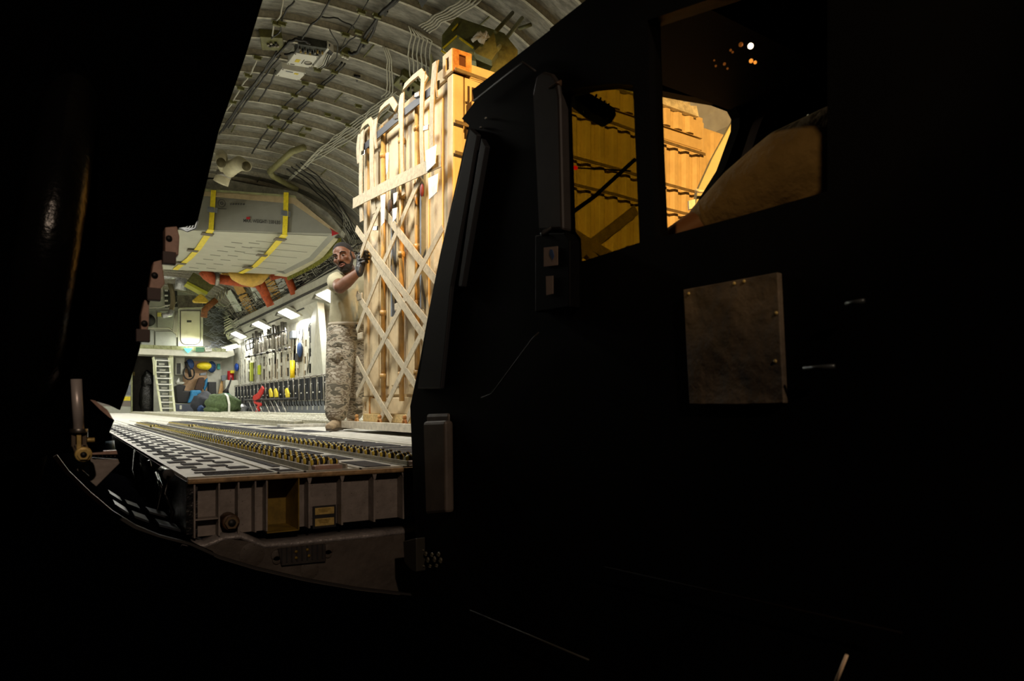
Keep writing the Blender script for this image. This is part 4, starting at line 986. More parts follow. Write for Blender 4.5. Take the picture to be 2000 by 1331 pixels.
tangle2 = random.Random(9); m = MB()
for k in range(70):
    x = tangle2.uniform(397, 425); y = tangle2.uniform(600, 680); sl_ = tangle2.uniform(-.6, .9); am = tangle2.uniform(.8, 3); ph = tangle2.uniform(0, 6); yy = 28.6+tangle2.uniform(-.4, .4)
    m.tube([B(x+j*2.6, y+j*2.6*sl_*.5+am*math.sin(j*.8+ph), yy) for j in range(9)], .010, 5)
tag(m.build('corner_wiring', M_grey), 'mass of pale wires in the dark corner beside the loft door', 'wiring', None, 'stuff')
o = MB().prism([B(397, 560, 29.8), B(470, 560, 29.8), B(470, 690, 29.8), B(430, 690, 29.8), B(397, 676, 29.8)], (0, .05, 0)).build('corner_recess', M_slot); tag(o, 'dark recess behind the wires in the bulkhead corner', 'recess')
# items along the loft beam
o = MB().prism([B(359, 681, 28.86), B(376, 681, 28.86), B(371, 687, 28.86), B(367, 690, 28.86), B(363, 686, 28.86)], (0, -.05, 0)).build('teal_sign', mat('teal_glow', (.10, .75, .70), .4, emit=1.1)); tag(o, 'small glowing turquoise sign on the loft beam', 'sign')
o = MB().prism([B(382, 679, 28.86), B(398, 679, 28.86), B(398, 688, 28.86), B(382, 688, 28.86)], (0, -.12, 0)).build('green_box', mat('green_box', (.07, .22, .12), .5), None, .01); tag(o, 'small green box on the loft beam beside the turquoise sign', 'box')
o = MB().prism([B(400, 680, 28.86), B(413, 680, 28.86), B(413, 687, 28.86), B(400, 687, 28.86)], (0, -.12, 0)).build('white_box', M_white, None, .01); tag(o, 'small white box on the loft beam beside the green box', 'box')
# ladder
ld = empty('loft_ladder', B(318, 806, 28.9), 'steep cream ladder with eight treads leading up to the loft', 'ladder')
for s, (xt, xb_) in enumerate(((298, 313), (329, 339))):
    a, b = B(xt, 698, 28.95), B(xb_, 806, 28.2); a.y += .3
    MB().prism([a, a+V((.07, 0, 0)), b+V((.07, 0, 0)), b], (0, -.12, 0)).build('stringer', mat('ladder_cream', (.60, .62, .42), .5), ld)
for k in range(9):
    t = (k+.3)/8.7; y_ = 28.85-.6*t; l = B(301+13*t, 700+t*102, y_); r_ = B(331+9*t, 700+t*102, y_)
    MB().box((l.x, y_-.05, l.z-.03), (r_.x, y_+.12, l.z+.012)).build('tread', M_white, ld)
    if k < 8: MB().box(((l.x+r_.x)/2-.10, y_+.08, l.z-.17), ((l.x+r_.x)/2+.10, y_+.12, l.z-.12)).build('step_label', M_cream, ld)
l = B(301, 706, 29.1); MB().prism([B(300, 700, 29.15), B(331, 700, 29.15), B(341, 806, 29.15), B(313, 806, 29.15)], (0, .03, 0)).build('back_plate', mat('ladder_back', (.13, .14, .12), .5, 0, var=.3, scale=3), ld)
MB().tube([B(300, 698, 28.6), B(301, 733, 28.4), B(304, 733, 28.4), B(304, 703, 28.5)], .03, 8).build('handrail', mat('ladder_cream', (.60, .62, .42), .5), ld)
MB().box((B(330, 698, 29.2).x, 29.1, 0), (B(338, 698, 29.2).x, 29.3, zL-.1)).build('post', mat('ladder_cream', (.60, .62, .42), .5), ld)
# lower bulkhead equipment
def bitem(name, poly, m_, lab, cat, y=YB-.1, dep=.15, bev=.015, grp=None):
    o = MB().prism([PY(px, py, y) for px, py in poly], (0, dep*-1, 0)).build(name, m_, None, bev); return tag(o, lab, cat, grp)
def rect(x0, y0, x1, y1): return [(x0, y0), (x1, y0), (x1, y1), (x0, y1)]
q = empty('control_unit', B(350, 735), 'cream control panel with a dark switch strip beside the ladder', 'control panel')
MB().prism([B(x, y) for x, y in rect(341, 699, 359, 733)], (0, -.3, 0)).build('case', M_cream, q, .02); MB().prism([B(x, y, YB-.33) for x, y in rect(345, 710, 353, 731)], (0, .01, 0)).build('switch_strip', M_slot, q)
bitem('plywood_board', rect(357, 706, 404, 778), M_board, 'tan board behind the blue and dark gear next to the ladder', 'board', YB-.05, .05)
bitem('white_cabinet', rect(404, 706, 432, 790), M_cream, 'pale cabinet wall behind the dark monitor in the corner', 'cabinet', YB-.05, .08)
c = B(369, 722, YB-.4); m = MB(); m.tube([c+V((.20*math.cos(t*.5), 0, -.15+.26*math.sin(t*.5))) for t in range(14)], .03, 6); m.tube([c+V((-.12, 0, .3)), c+V((.0, -.05, .0)), c+V((.05, 0, -.3))], .06, 8); tag(m.build('oxygen_hose', M_black), 'coiled black breathing hose hanging on the tan board', 'hose')
o = MB().ball(B(371, 712, YB-.35), (.16, .12, .22), 12).build('blue_mask', M_blue); tag(o, 'dark blue mask above the coiled black hose', 'mask')
o = MB().ball(B(401, 715.5, YB-.35), (.33, .2, .17), 12).build('yellow_bag', M_yellow); tag(o, 'bright yellow rounded bag hung beside the blue helmet bag', 'bag')
o = MB().ball(B(413.5, 717, YB-.35), (.17, .15, .24), 12).build('blue_bag', M_blue); tag(o, 'blue bag hung right beside the bright yellow one', 'bag')
bitem('teal_sign', rect(424, 711, 430, 722), M_teal, 'small teal and white notice on the corner cabinet', 'notice', YB-.2, .03)
bitem('brown_jacket', [(378, 762), (387, 738), (398, 738), (399, 752), (393, 765)], M_brownc, 'dark brown jacket hanging over the blue bags', 'jacket', YB-.5, .2, .05)
bitem('grey_shelf', [(389, 730), (401, 728), (401, 734), (389, 734)], M_grey, 'small grey tray sticking out above the brown jacket', 'tray', YB-.5, .25)
bitem('blue_jacket', [(396, 760), (400, 742), (405, 738), (404, 755), (399, 765)], M_cyan, 'bright blue jacket beside the brown one', 'jacket', YB-.5, .16, .04)
bitem('black_monitor', rect(405, 747, 420, 776), M_black, 'black upright case standing beside the blue jacket', 'case', YB-.6, .3)
bitem('dark_box', [(431, 734), (441, 733), (440, 744), (432, 745)], M_grey, 'dark grey display box on the wall near the red extinguisher', 'display', YB-.4, .2)
o = MB().ribbon([B(436, 744, YB-.4), B(430, 770, YB-.5)], .16, (0, -1, 0), .05).build('tan_strap', M_tan2); tag(o, 'tan plank leaning below the dark grey display box', 'plank')
o = MB().tube([B(452, 738, 29), B(449, 748, 29), B(444, 760, 29), (B(441, 768, 29))], [.03, .03, .05, .14], 8).build('black_hose', M_black); tag(o, 'black hose hanging from the extinguisher to the green bag', 'hose')
o = MB().ball(B(440, 773, 28.3), (.22, .2, .10), 12).build('teal_pouch', mat('teal_cloth', (.05, .22, .18), .7)); tag(o, 'small teal pouch lying on top of the green canvas bag', 'pouch')
bitem('black_case', [(339, 755), (348, 752), (360, 754), (356, 764), (368, 764), (370, 788), (342, 788)], M_black, 'large open black case with clutter beside the ladder', 'case', 29.3, .5, .04)
bitem('cyan_bag', [(370, 763), (390, 763), (391, 769), (383, 771), (383, 787), (364, 788), (370, 772)], M_cyan, 'bright blue duffel with dark handles beside the open black case', 'duffel bag', 29.0, .4, .05)
bitem('paper_stack', [(344, 747), (349, 738), (350, 747)], M_paper, 'white papers on the ledge beside the ladder', 'papers', 29.5, .1, 0)
bitem('ledge', rect(343, 747, 358, 751), M_cream, 'cream ledge under the papers beside the ladder', 'ledge', 29.5, .3)
q = empty('luggage_box', PY(355, 806, 28.5), 'grey-blue trunk with a metal latch on the floor before the open black case', 'trunk')
MB().prism([PY(x, y, 28.8) for x, y in rect(339, 790, 378, 805.6)], (0, -.6, 0)).build('body', mat('trunk_blue', (.06, .07, .10), .5), q, .02)
MB().prism([PY(x, y, 28.15) for x, y in rect(351, 792, 355, 800)], (0, .03, 0)).build('latch', M_cream, q)
def blob(name, c, r3, m_, lab, cat, seed, n=20):
    mb_ = MB(); mb_.ball((0, 0, 0), (1, 1, 1), n); rn = random.Random(seed); ph = [rn.uniform(0, 6) for _ in range(6)]
    for i, v in enumerate(mb_.v):
        p = V(v); k = 1+.10*math.sin(5*p.x+ph[0])*math.sin(4*p.y+ph[1])+.07*math.sin(9*p.z+ph[2]+3*p.x)+.05*math.sin(13*p.y+ph[3])
        p = p*k; p.z = max(p.z, -.72); mb_.v[i] = (c[0]+p.x*r3[0], c[1]+p.y*r3[1], c[2]+p.z*r3[2])
    return tag(mb_.build(name, m_), lab, cat)
c = PY(436, 790, 26.0)
q = empty('kit_bag', PZ(436, 806, 0), 'bulging green canvas kit bag with a white strap on the deck', 'bag')
b = blob('body', (c.x, c.y, .30), (.62, .5, .42), M_kit, None, None, 3, 24); b.parent = q; b.matrix_parent_inverse = Matrix.Translation(V(q['_o'])).inverted()
MB().ribbon([(c.x+.02, c.y-.2, .72), (c.x+.06, c.y-.46, .62), (c.x+.10, c.y-.54, .35), (c.x+.10, c.y-.50, .02)], .07, (0, -1, 0), .03).build('strap', M_white, q)
c = PY(418, 800, 26.0); blob('folded_tarp', (c.x, c.y, .12), (.34, .4, .17), M_kit, 'flattened green canvas flap lying against the kit bag', 'canvas', 4)
c = PY(398, 790, 27.0); blob('rucksack', (c.x, c.y, .32), (.42, .4, .45), mat('navy_bag', (.02, .024, .035), .7, 0, var=.3, scale=12, bump=.5, bscale=12), 'dark navy rucksack slumped between trunk and green kit bag', 'rucksack', 5)
c = PY(393, 799, 26.5); blob('helmet', (c.x, c.y, .14), (.13, .13, .15), M_blue, 'small shiny blue helmet on the deck before the navy rucksack', 'helmet', 6)
c = PY(464, 800, 26.5); blob('plastic_roll', (c.x, c.y, .16), (.38, .4, .2), M_silver, 'crinkled silver plastic bundle between green bag and red harness', 'bundle', 7)
c = PY(290, 785, 30.4); q = empty('rubbish_bag', (c.x, c.y, 0), 'shiny black rubbish bag standing in the dark doorway', 'bag')
for (zz, r3, sd) in ((.55, (.33, .28, .72), 8), (1.25, (.26, .22, .42), 9)):
    b = blob('sack', (c.x, c.y, zz), r3, M_plastic, None, None, sd, 22); b.parent = q; b.matrix_parent_inverse = Matrix.Translation(V(q['_o'])).inverted()
bitem('small_notice', rect(259, 727, 263, 734), M_gold, 'tiny brown notice inside the dark doorway', 'notice', 30.8, .02, 0)
c = PX(270-60, 868, .0); 
o = MB().tube([PD(214, 880, 2.7), PD(212, 862, 2.7)], .02, 12).build('blue_canister', mat('pale_blue', (.35, .48, .60), .4)); tag(o, 'small pale blue canister standing behind the pointed black plate', 'canister')
# ================================================================== CARGO
XF, YN, YF2, ZB, ZT = 2.09, 3.85, 5.44, .15, 2.53
ct = empty('cargo_container', (3.3, 4.7, ZB), 'tall tan steel container with rusty corners, netted with webbing straps', 'container')
m = MB(); m.box((XF+.04, YN+.04, ZB+.10), (4.52, YF2-.02, ZT-.06))
m.box((XF+.02, YN+.03, ZT-.12), (4.54, YF2, ZT-.03)); m.box((XF+.01, YN+.02, ZB), (4.54, YF2, ZB+.13))
m.build('body', M_tan, ct, .006)
for (x, y) in ((XF, YN), (XF, YF2-.085), (4.47, YN), (4.47, YF2-.085)):
    MB().box((x, y, ZB+.14), (x+.085, y+.085, ZT-.14)).build('corner_post', M_tan, ct, .012)
for (x, y) in ((XF, YN), (XF, YF2-.13), (4.43, YN), (4.43, YF2-.13)):
    for z in (ZB-.01, ZT-.13):
        if x > 4 and y < 4 and z > 1: continue
        m = MB(); z1 = z+.15
        m.prism([(x-.008, y, z), (x-.008, y+.13, z), (x-.008, y+.13, z1), (x-.008, y, z1)], (.02, 0, 0), [[(x-.008, y+.045, z+.03), (x-.008, y+.085, z+.03), (x-.008, y+.085, z1-.04), (x-.008, y+.045, z1-.04)]])
        m.box((x+.012, y+.01, z+.01), (x+.12, y+.12, z1-.01), 1); m.box((x-.006, y, z1-.012), (x+.14, y+.13, z1))
        m.prism([(x, y-.006, z), (x+.14, y-.006, z), (x+.14, y-.006, z1), (x, y-.006, z1)], (0, .016, 0), [[(x+.045, y-.006, z+.05), (x+.095, y-.006, z+.05), (x+.095, y-.006, z1-.03), (x+.045, y-.006, z1-.03)]], mi=2)
        m.build('corner_casting', [M_tan, mat('casting_hole', (.10, .03, .008), .8), M_rust], ct, .004)
# door leaves with swages
for (ya, ybb, nm) in ((YN+.10, 4.66, 'door'), (4.68, YF2-.10, 'door')):
    m = MB(); m.box((XF+.018, ya, ZB+.15), (XF+.035, ybb, ZT-.15)); n_s = 3
    for k in range(n_s):
        y = ya+.06+k*(ybb-ya-.08)/n_s; m.prism([(XF+.018, y, ZB+.22), (XF+.018, y+.13, ZB+.22), (XF+.018, y+.13, ZT-.24), (XF+.018, y, ZT-.24)], (-.012, 0, 0))
    m.build(nm, M_tan, ct, .006)
for y in (4.36, 4.63, 4.98):
    r_ = MB().tube([(XF-.012, y, ZB+.10), (XF-.012, y, ZT-.10)], .019, 12).build('locking_bar', M_tan2, ct)
    m = MB()
    for z in (.45, .95, 1.35, 1.78, 2.2): m.tube([(XF-.012, y, z-.02), (XF-.012, y, z+.02)], .027, 12)
    m.build('bracket', M_tan2, r_)
for y in (4.27, 4.78): MB().box((XF-.03, y-.012, .9), (XF+.02, y+.012, 1.9)).build('seal_strip', M_grey, ct)
# corrugated aft side
m = MB()
for k in range(17):
    x = XF+.16+k*.135; m.prism([(x, YN+.04, ZB+.16), (x+.03, YN+.012, ZB+.16), (x+.075, YN+.012, ZB+.16), (x+.105, YN+.04, ZB+.16)], (0, 0, ZT-ZB-.32))
m.build('corrugated_side', M_tan, ct, .006)
m = MB(); m.box((XF+.09, YN+.0, ZT-.42), (XF+.44, YN+.012, ZT-.15)); m.build('side_plate', M_tan, ct)
text_mesh('JFA', (XF+.10, YN-.004, 2.24), (1, 0, 0), UP, .13, 'lettering', M_brownc, ct)
MB().prism([(XF+.10, YN-.003, 2.00), (XF+.14, YN-.003, 2.0), (XF+.14, YN-.003, 2.24), (XF+.10, YN-.003, 2.2)], (0, .004, 0)).build('paint_mark', M_brownc, ct)
# second container beside it
c2 = empty('cargo_container', (5.0, 4.8, ZB), 'second tan container, standing beyond the netted one toward the far side of the hold', 'container')
m = MB(); m.box((4.60, 4.02, ZB), (5.34, 5.4, 2.70)); m.build('body', M_tan, c2, .01)
m = MB()
for k in range(5): x = 4.66+k*.135; m.prism([(x, 4.03, ZB+.1), (x+.03, 4.0, ZB+.1), (x+.07, 4.0, ZB+.1), (x+.10, 4.03, ZB+.1)], (0, 0, 2.42))
m.build('corrugated_side', M_tan, c2)
MB().box((4.56, 3.95, ZB), (4.64, 4.03, 2.7)).build('corner_post', mat('pale_post', (.66, .54, .36), .5), c2, .01)
# plastic sheet over the top
cr = empty('cargo_crate', (3.7, 4.6, ZT), 'shallow tan crate stacked on top of the netted container under the plastic sheet', 'crate')
m = MB(); m.box((2.78, 3.90, ZT-.005), (4.56, 5.3, ZT+.17))
for k in range(12): x = 2.80+k*.14; m.prism([(x, 3.90, ZT), (x+.03, 3.875, ZT), (x+.075, 3.875, ZT), (x+.105, 3.90, ZT)], (0, 0, .165))
m.build('body', M_tan, cr)
m = MB(); rn = random.Random(2); nx = 20; ZT0 = ZT; ZT = ZT+.17
for k in range(nx):
    x0 = 2.75+k*.085; h0 = .05+.07*rn.random(); m.prism([(x0, YN-.0, ZT-.03), (x0+.09, YN-.0, ZT-.03), (x0+.085, YN+.02, ZT+h0), (x0+.01, YN+.03, ZT+h0*.8)], (0, 1.3, .02))
tag(m.build('plastic_sheet', mat('cloudy_plastic', (.62, .62, .60), .15, 0, var=.4, scale=9)), 'crumpled translucent plastic sheet laid over the top of the netted container', 'plastic sheet')
ZT = ZT0
# pallet and dunnage
pa = empty('cargo_pallet', (3.6, 4.7, .03), 'flat metal cargo pallet carrying the tan containers on the deck rollers', 'pallet')
MB().box((XF-.14, YN-.25, .035), (5.45, YF2+.10, .085)).build('deck_sheet', mat('pallet_alloy', (.52, .44, .30), .45, .2, var=.25, scale=12), pa, .006)
m = MB(); m.box((XF-.155, YN-.265, .03), (XF-.12, YF2+.11, .09)); m.box((XF-.14, YN-.265, .03), (5.45, YN-.23, .09)); m.build('edge_rail', mat('pallet_rail', (.62, .56, .46), .4, .3, var=.2, scale=20), pa, .004)
for k, (ya, yb2) in enumerate(((3.95, 4.25), (4.48, 4.80), (5.06, 5.40))):
    o = MB().box((XF-.02, ya, .085), (4.5, yb2, ZB)).build('dunnage_beam', M_wood, None, .005); tag(o, 'yellowish timber beam under the netted container, %s from the loader' % ORD[k], 'timber', 'timber beams under the container')
# cargo net
nt_ = empty('cargo_net', (XF-.04, 4.7, .1), 'beige webbing cargo net wrapped round the tan container', 'cargo net')
XN = XF-.052
def st(y0, z0, y1, z1, w_=.05, x=None, m_=None):
    x = XN-.012*random.random() if x is None else x
    P = [V((x-.012*math.sin(math.pi*t/4), y0+(y1-y0)*t/4, z0+(z1-z0)*t/4)) for t in range(5)]
    o = MB().ribbon(P, w_, (-1, 0, 0), .008).build('strap', m_ or M_strap, nt_); return o
for z in (.62, 1.15, 1.70): st(YF2+.01, z+.02, YN+.06, z-1.05 if z > 1.4 else max(z-1.05, .10), .055) if z > 1.0 else st(YF2+.01, z, YF2+.01-(z-.10)/.70, .10, .05)
for z in (1.78, 1.30): st(YF2-.35, z+.12, YN+.02, z-.82, .06)
for z in (.30, .85, 1.38): st(YF2+.01, z, max(YN+.03, YF2-(1.80-z)/.78), z+min(1.38, (1.80-z)/.78)*.78 if z < 1.7 else 1.85, .05)
for (y, z0) in ((4.95, .10), (4.45, .10)): st(y, z0, YN+.03, z0+(y-YN)*.78, .05)
st(YF2+.02, 1.93, YN-.0, 1.80, .085, XN-.03)                 # broad horizontal strap
dk = mat('dark_strap', (.03, .035, .05), .5)
st(YF2-.1, 2.36, YN+.10, 2.34, .055, XN+.005, dk)
for y, w_ in ((YF2-.14, .07), (YF2-.36, .06), (5.10, .055), (4.16, .06), (3.99, .06), (4.50, .05)): st(y, 2.50, y-.04*math.sin(y*9), 1.75 if y > 4.3 else 1.85, w_, XN-.008)
for y in (YF2-.06, 5.02, 4.52, 3.98): st(y, 2.50, y+.015, 2.26, .07, XN-.002)
for (y, z) in ((5.26, 2.30), (4.60, 2.36), (4.24, 2.38), (4.1, 2.1), (5.0, 1.62)):
    MB().box((XN-.022, y-.04, z-.018), (XN-.006, y+.04, z+.018), R=Matrix.Rotation(.2, 3, 'X')).build('buckle', M_chrome, nt_, .004)
for (y, z) in ((5.35, .09), (4.86, .09), (4.40, .09), (4.02, .09)):
    m = MB(); m.tube([V((XN-.04, y+.028*math.cos(t*.7), z-.01+.035*math.sin(t*.7))) for t in range(10)], .010, 7); m.ball((XN-.04, y, z+.04), .018, 8)
    m.build('tie_ring', M_rust, nt_)
for k, (y, z) in enumerate(((5.38, 1.13), (5.37, .80), (4.60, .95))): MB().box((XN-.012, y-.06, z-.03), (XN+.006, y+.05, z+.03)).build('webbing_fold', M_strap, nt_, .012)
# draped net folds over the top edge
m = MB()
for (ya, ybb) in ((YF2-.05, 5.05), (5.0, 4.62), (4.55, 4.12)):
    P = [V((XN+.01, ya, ZT-.02)), V((XN-.01, ya-.08, ZT-.005)), V((XN-.01, (ya+ybb)/2, ZT+.0)), V((XN-.01, ybb+.08, ZT-.01)), V((XN-.005, ybb, ZT-.10))]
    m.ribbon(P, .055, (-1, 0, .3), .012)
m.build('draped_fold', mat('net_pale', (.50, .42, .28), .8, 0, var=.2, scale=12), nt_)
# straps across the aft side (seen through the loader's cab)
YS = YN-.03
def sa(x0, z0, x1, z1, w_=.05):
    P = [V((x0+(x1-x0)*t/4, YS-.008*math.sin(math.pi*t/4), z0+(z1-z0)*t/4-.012*math.sin(math.pi*t/4))) for t in range(5)]
    MB().ribbon(P, w_, (0, -1, 0), .006).build('strap', mat('net_backlit', (.16, .12, .07), .8, 0, var=.3, scale=20), nt_)  # webbing coloured darker here to show it backlit
for z in (2.40, 2.06, 1.86): sa(XF+.0, z, 3.5, z-.03, .022); sa(3.5, z-.03, 4.5, z-.05, .022)
sa(3.76, 2.5, 3.80, .9, .02)
sa(2.65, 1.62, 3.75, 1.25, .08); sa(2.7, 1.05, 3.7, 1.75, .08); sa(3.1, 1.45, 3.9, .85, .07)
# shipping papers
for (px, y0, y1, wd, lab) in ((842, 290, 330, .16, 'white shipping label high on the netted container, beside the sloping dark pillar'), (846, 345, 385, .15, 'white paper hanging just under the broad horizontal strap'), (748, 382, 440, .09, 'narrow white tag on the far door of the netted container'), (772, 378, 398, .08, 'small white tag beside the locking bar under the broad strap'), (771, 408, 432, .09, 'small silver-white tag below the other small tag'), (756, 300, 340, .06, 'slim grey-white label printed on the far door')):
    p0 = PX(px, y0, XN-.045); p1 = PX(px, y1, XN-.045)
    o = MB().prism([(p0.x, p0.y-wd/2, p0.z), (p0.x, p0.y+wd/2, p0.z+.01), (p0.x, p0.y+wd/2-.01, p1.z), (p0.x-.01, p0.y-wd/2, p1.z+.01)], (.004, 0, 0)).build('shipping_label', M_paper); tag(o, lab, 'label', 'papers on the netted container')
o = MB().ball(PX(762, 402, XN-.04), (.015, .035, .05), 8).build('cloth_tag', M_brownc); tag(o, 'dark knotted cloth on the strap between the two small white tags', 'cloth')
o = MB().ball(PX(824, 372, XN-.04), (.012, .022, .045), 8).build('red_green_tag', mat('dull_red', (.20, .02, .02), .6)); tag(o, 'small dark red tag beside the hanging white paper', 'tag')
# pale green aircraft strut seen past the cargo
q = empty('door_edge_strut', PD(1390, 320, 3.3), 'pale green slanting aircraft door edge seen through the cab windscreen', 'strut')
MB().prism([PD(x, y, 3.3) for x, y in ((1436, 226), (1456, 226), (1424, 330), (1394, 420), (1356, 420), (1362, 372), (1392, 306))], FW*.06).build('beam', mat('door_edge_green', (.42, .42, .25), .5, 0, var=.15, scale=6), q, .004)
MB().tube([PD(1358, 371, 3.25), PD(1366, 374, 3.25), PD(1386, 374, 3.25)], .008, 6).build('cord', M_white, q)
o = MB().prism([PD(x, y, 3.28) for x, y in ((1345, 392), (1358, 389), (1358, 406), (1346, 409))], FW*.02).build('white_placard', M_paper); tag(o, 'small white placard beside the driver\'s cuff', 'placard')

# ================================================================== PERSON PUSHING THE CARGO
M_skin = mat('skin', (.175, .075, .042), .52, 0, var=.12, scale=30)
M_shirt = mat('sand_shirt', (.44, .40, .27), .8, 0, var=.08, scale=10, bump=.35, bscale=14)
def camo():
    m = bpy.data.materials.new('camouflage'); m.use_nodes = True; N = m.node_tree.nodes; L = m.node_tree.links; b = N['Principled BSDF']
    tc = N.new('ShaderNodeTexCoord'); mp = N.new('ShaderNodeMapping'); mp.inputs['Scale'].default_value = (1, 1, 2.4)
    n = N.new('ShaderNodeTexNoise'); n.inputs['Scale'].default_value = 8; n.inputs['Detail'].default_value = 2.5; n.inputs['Roughness'].default_value = .7
    r = N.new('ShaderNodeValToRGB'); r.color_ramp.interpolation = 'CONSTANT'
    for i, (p, c) in enumerate(((0, (.13, .115, .085)), (.44, (.40, .35, .27)), (.53, (.20, .16, .115)), (.60, (.50, .45, .37)))):
        e = r.color_ramp.elements[i] if i < 2 else r.color_ramp.elements.new(p); e.position = p; e.color = (*c, 1)
    L.new(tc.outputs['Object'], mp.inputs[0]); L.new(mp.outputs[0], n.inputs[0]); L.new(n.outputs['Fac'], r.inputs[0]); L.new(r.outputs[0], b.inputs['Base Color'])
    n2 = N.new('ShaderNodeTexNoise'); n2.inputs['Scale'].default_value = 9; L.new(mp.outputs[0], n2.inputs[0])
    bp = N.new('ShaderNodeBump'); bp.inputs['Strength'].default_value = .45; bp.inputs['Distance'].default_value = .03; L.new(n2.outputs['Fac'], bp.inputs['Height']); L.new(bp.outputs[0], b.inputs['Normal'])
    b.inputs['Roughness'].default_value = .85; return m
M_camo = camo()
def ell(c, rx, ry, n=18, ux=None, uy=None):
    ux = ux or RT; uy = uy or FW; return [c+ux*rx*math.cos(2*math.pi*j/n)+uy*ry*math.sin(2*math.pi*j/n) for j in range(n)]
def limb(mb, pts, rs, n=16):
    P = []; R = []
    for i in range(len(pts)-1):
        for k in range(3): t = k/3; P.append(pts[i].lerp(pts[i+1], t)); R.append(rs[i]*(1-t)+rs[i+1]*t)
    P.append(pts[-1]); R.append(rs[-1]); mb.tube(P, R, n)
    mb.ball(pts[0], rs[0]*.98, n); mb.ball(pts[-1], rs[-1]*.98, n)
def remesh(o, v, sm=6, f=.5):
    r = o.modifiers.new('r', 'REMESH'); r.mode = 'VOXEL'; r.voxel_size = v; r.use_smooth_shade = True
    s = o.modifiers.new('s', 'SMOOTH'); s.iterations = sm; s.factor = f; return o
def build_head(mb, C, Rh, Uh, Fh, s):
    M = Matrix(((Rh.x, Uh.x, Fh.x), (Rh.y, Uh.y, Fh.y), (Rh.z, Uh.z, Fh.z)))
    h = lambda x, y, z: C+M@(V((x, y, z))*s)
    def bl(m_, c, r, n=20): m_.ball(h(*c), tuple(q*s for q in r), n, M=M)
    bl(mb, (0, .035, -.012), (.074, .080, .092)); bl(mb, (0, -.02, .018), (.066, .072, .070)); bl(mb, (0, -.055, .030), (.052, .052, .054)); bl(mb, (0, -.098, .052), (.026, .022, .026), 14)
    mb.tube([h(0, .018, .083), h(0, -.008, .096), h(0, -.030, .112), h(0, -.038, .108)], [.009*s, .010*s, .013*s, .012*s], 12)
    for q in (-1, 1):
        bl(mb, (q*.014, -.036, .096), (.010, .009, .012), 10); bl(mb, (q*.042, -.018, .062), (.024, .020, .022), 12)
        bl(mb, (q*.074, -.006, -.012), (.010, .030, .018), 12); bl(mb, (q*.082, -.004, -.018), (.006, .030, .017), 12)
        mb.tube([h(q*.014, .022, .086), h(q*.034, .030, .080), h(q*.056, .022, .062)], [.008*s, .009*s, .006*s], 10)
    mb.tube([h(-.024, -.068, .080), h(0, -.062, .091), h(.024, -.068, .080)], [.005*s, .009*s, .005*s], 10)
    return h, bl
pr = empty('person', V((2.1, 5.75, 0)), 'person in sand T-shirt and camouflage trousers leaning forward to push the netted container', 'person')
sh, el, wr_ = PD(658, 549, 5.92), PD(664, 562, 5.60), PD(701, 531, 5.58)
sh2, el2, ha2 = PD(716, 549, 6.02), PD(738, 572, 5.93), PD(748, 548, 5.86)
hip, hip2 = PD(668, 655, 5.98), PD(702, 655, 6.08)
kn, kn2 = PD(661, 742, 5.80), PD(702, 742, 6.04)
an, an2 = PD(657, 824, 5.76), PD(688, 820, 6.05)
neck, head = PD(687, 541, 5.95), PD(671.5, 504, 5.86)
b = MB()
b.loft([ell(PD(684, 660, 6.03), .15, .11), ell(PD(683, 635, 6.02), .15, .105), ell(PD(684, 600, 6.0), .15, .10), ell(PD(686, 570, 5.98), .165, .11), ell(PD(687, 550, 5.97), .15, .09), ell(PD(687, 544, 5.96), .07, .06)])
limb(b, [neck, PD(680, 525, 5.90)], [.062, .060])
limb(b, [sh, el], [.062, .052]); limb(b, [el, el.lerp(wr_, .35), wr_], [.050, .052, .032]); limb(b, [sh2, el2, ha2], [.06, .045, .03])
limb(b, [wr_, PD(705, 522, 5.60)], [.032, .034])
limb(b, [hip, kn, an], [.085, .055, .042]); limb(b, [hip2, kn2, an2], [.085, .055, .042])
toC = -(FW+RT*((671-1000)/F)).normalized()
yaw = math.radians(22); Fh = (toC*math.cos(yaw)-RT*math.sin(yaw)-UP*.10).normalized()
Uh = (UP*math.cos(math.radians(17))-RT*math.sin(math.radians(17))); Uh = (Uh-Fh*Uh.dot(Fh)).normalized(); Rh = Uh.cross(Fh)
h, bl = build_head(b, head, Rh, Uh, Fh, 1.13)
remesh(b.build('body', M_skin, pr), .0065, 3)
hr = MB(); bl(hr, (0, .047, -.022), (.0775, .080, .093), 26)
for q in (-1, 1): bl(hr, (q*.060, .010, -.004), (.014, .036, .026), 12)
remesh(hr.build('hair', mat('hair_black', (.010, .008, .008), .75, 0, bump=.6, bscale=300), pr), .006, 2)
bd = MB(); bl(bd, (0, -.080, .030), (.052, .040, .058), 22); bl(bd, (0, -.100, .052), (.030, .026, .031), 16); bd.tube([h(q, y, z) for q, y, z in ((-.030, -.066, .074), (-.02, -.050, .085), (0, -.046, .094), (.02, -.050, .085), (.030, -.066, .074))], .0055, 8)
for q in (-1, 1): bd.tube([h(q*.066, .012, .002), h(q*.066, -.02, .006), h(q*.060, -.045, .014), h(q*.048, -.072, .030), h(q*.035, -.085, .045)], [.010, .011, .014, .018, .016], 10)
bd.build('beard', mat('beard_dark', (.016, .010, .008), .8, 0, bump=.6, bscale=300), pr)
lp = MB(); lp.tube([h(-.023, -.066, .083), h(-.008, -.059, .095), h(0, -.061, .096), h(.008, -.059, .095), h(.023, -.066, .083)], .0045, 8); lp.tube([h(-.021, -.068, .083), h(0, -.078, .094), h(.021, -.068, .083)], .0065, 8); lp.build('lips', mat('lips', (.20, .07, .05), .45), pr)
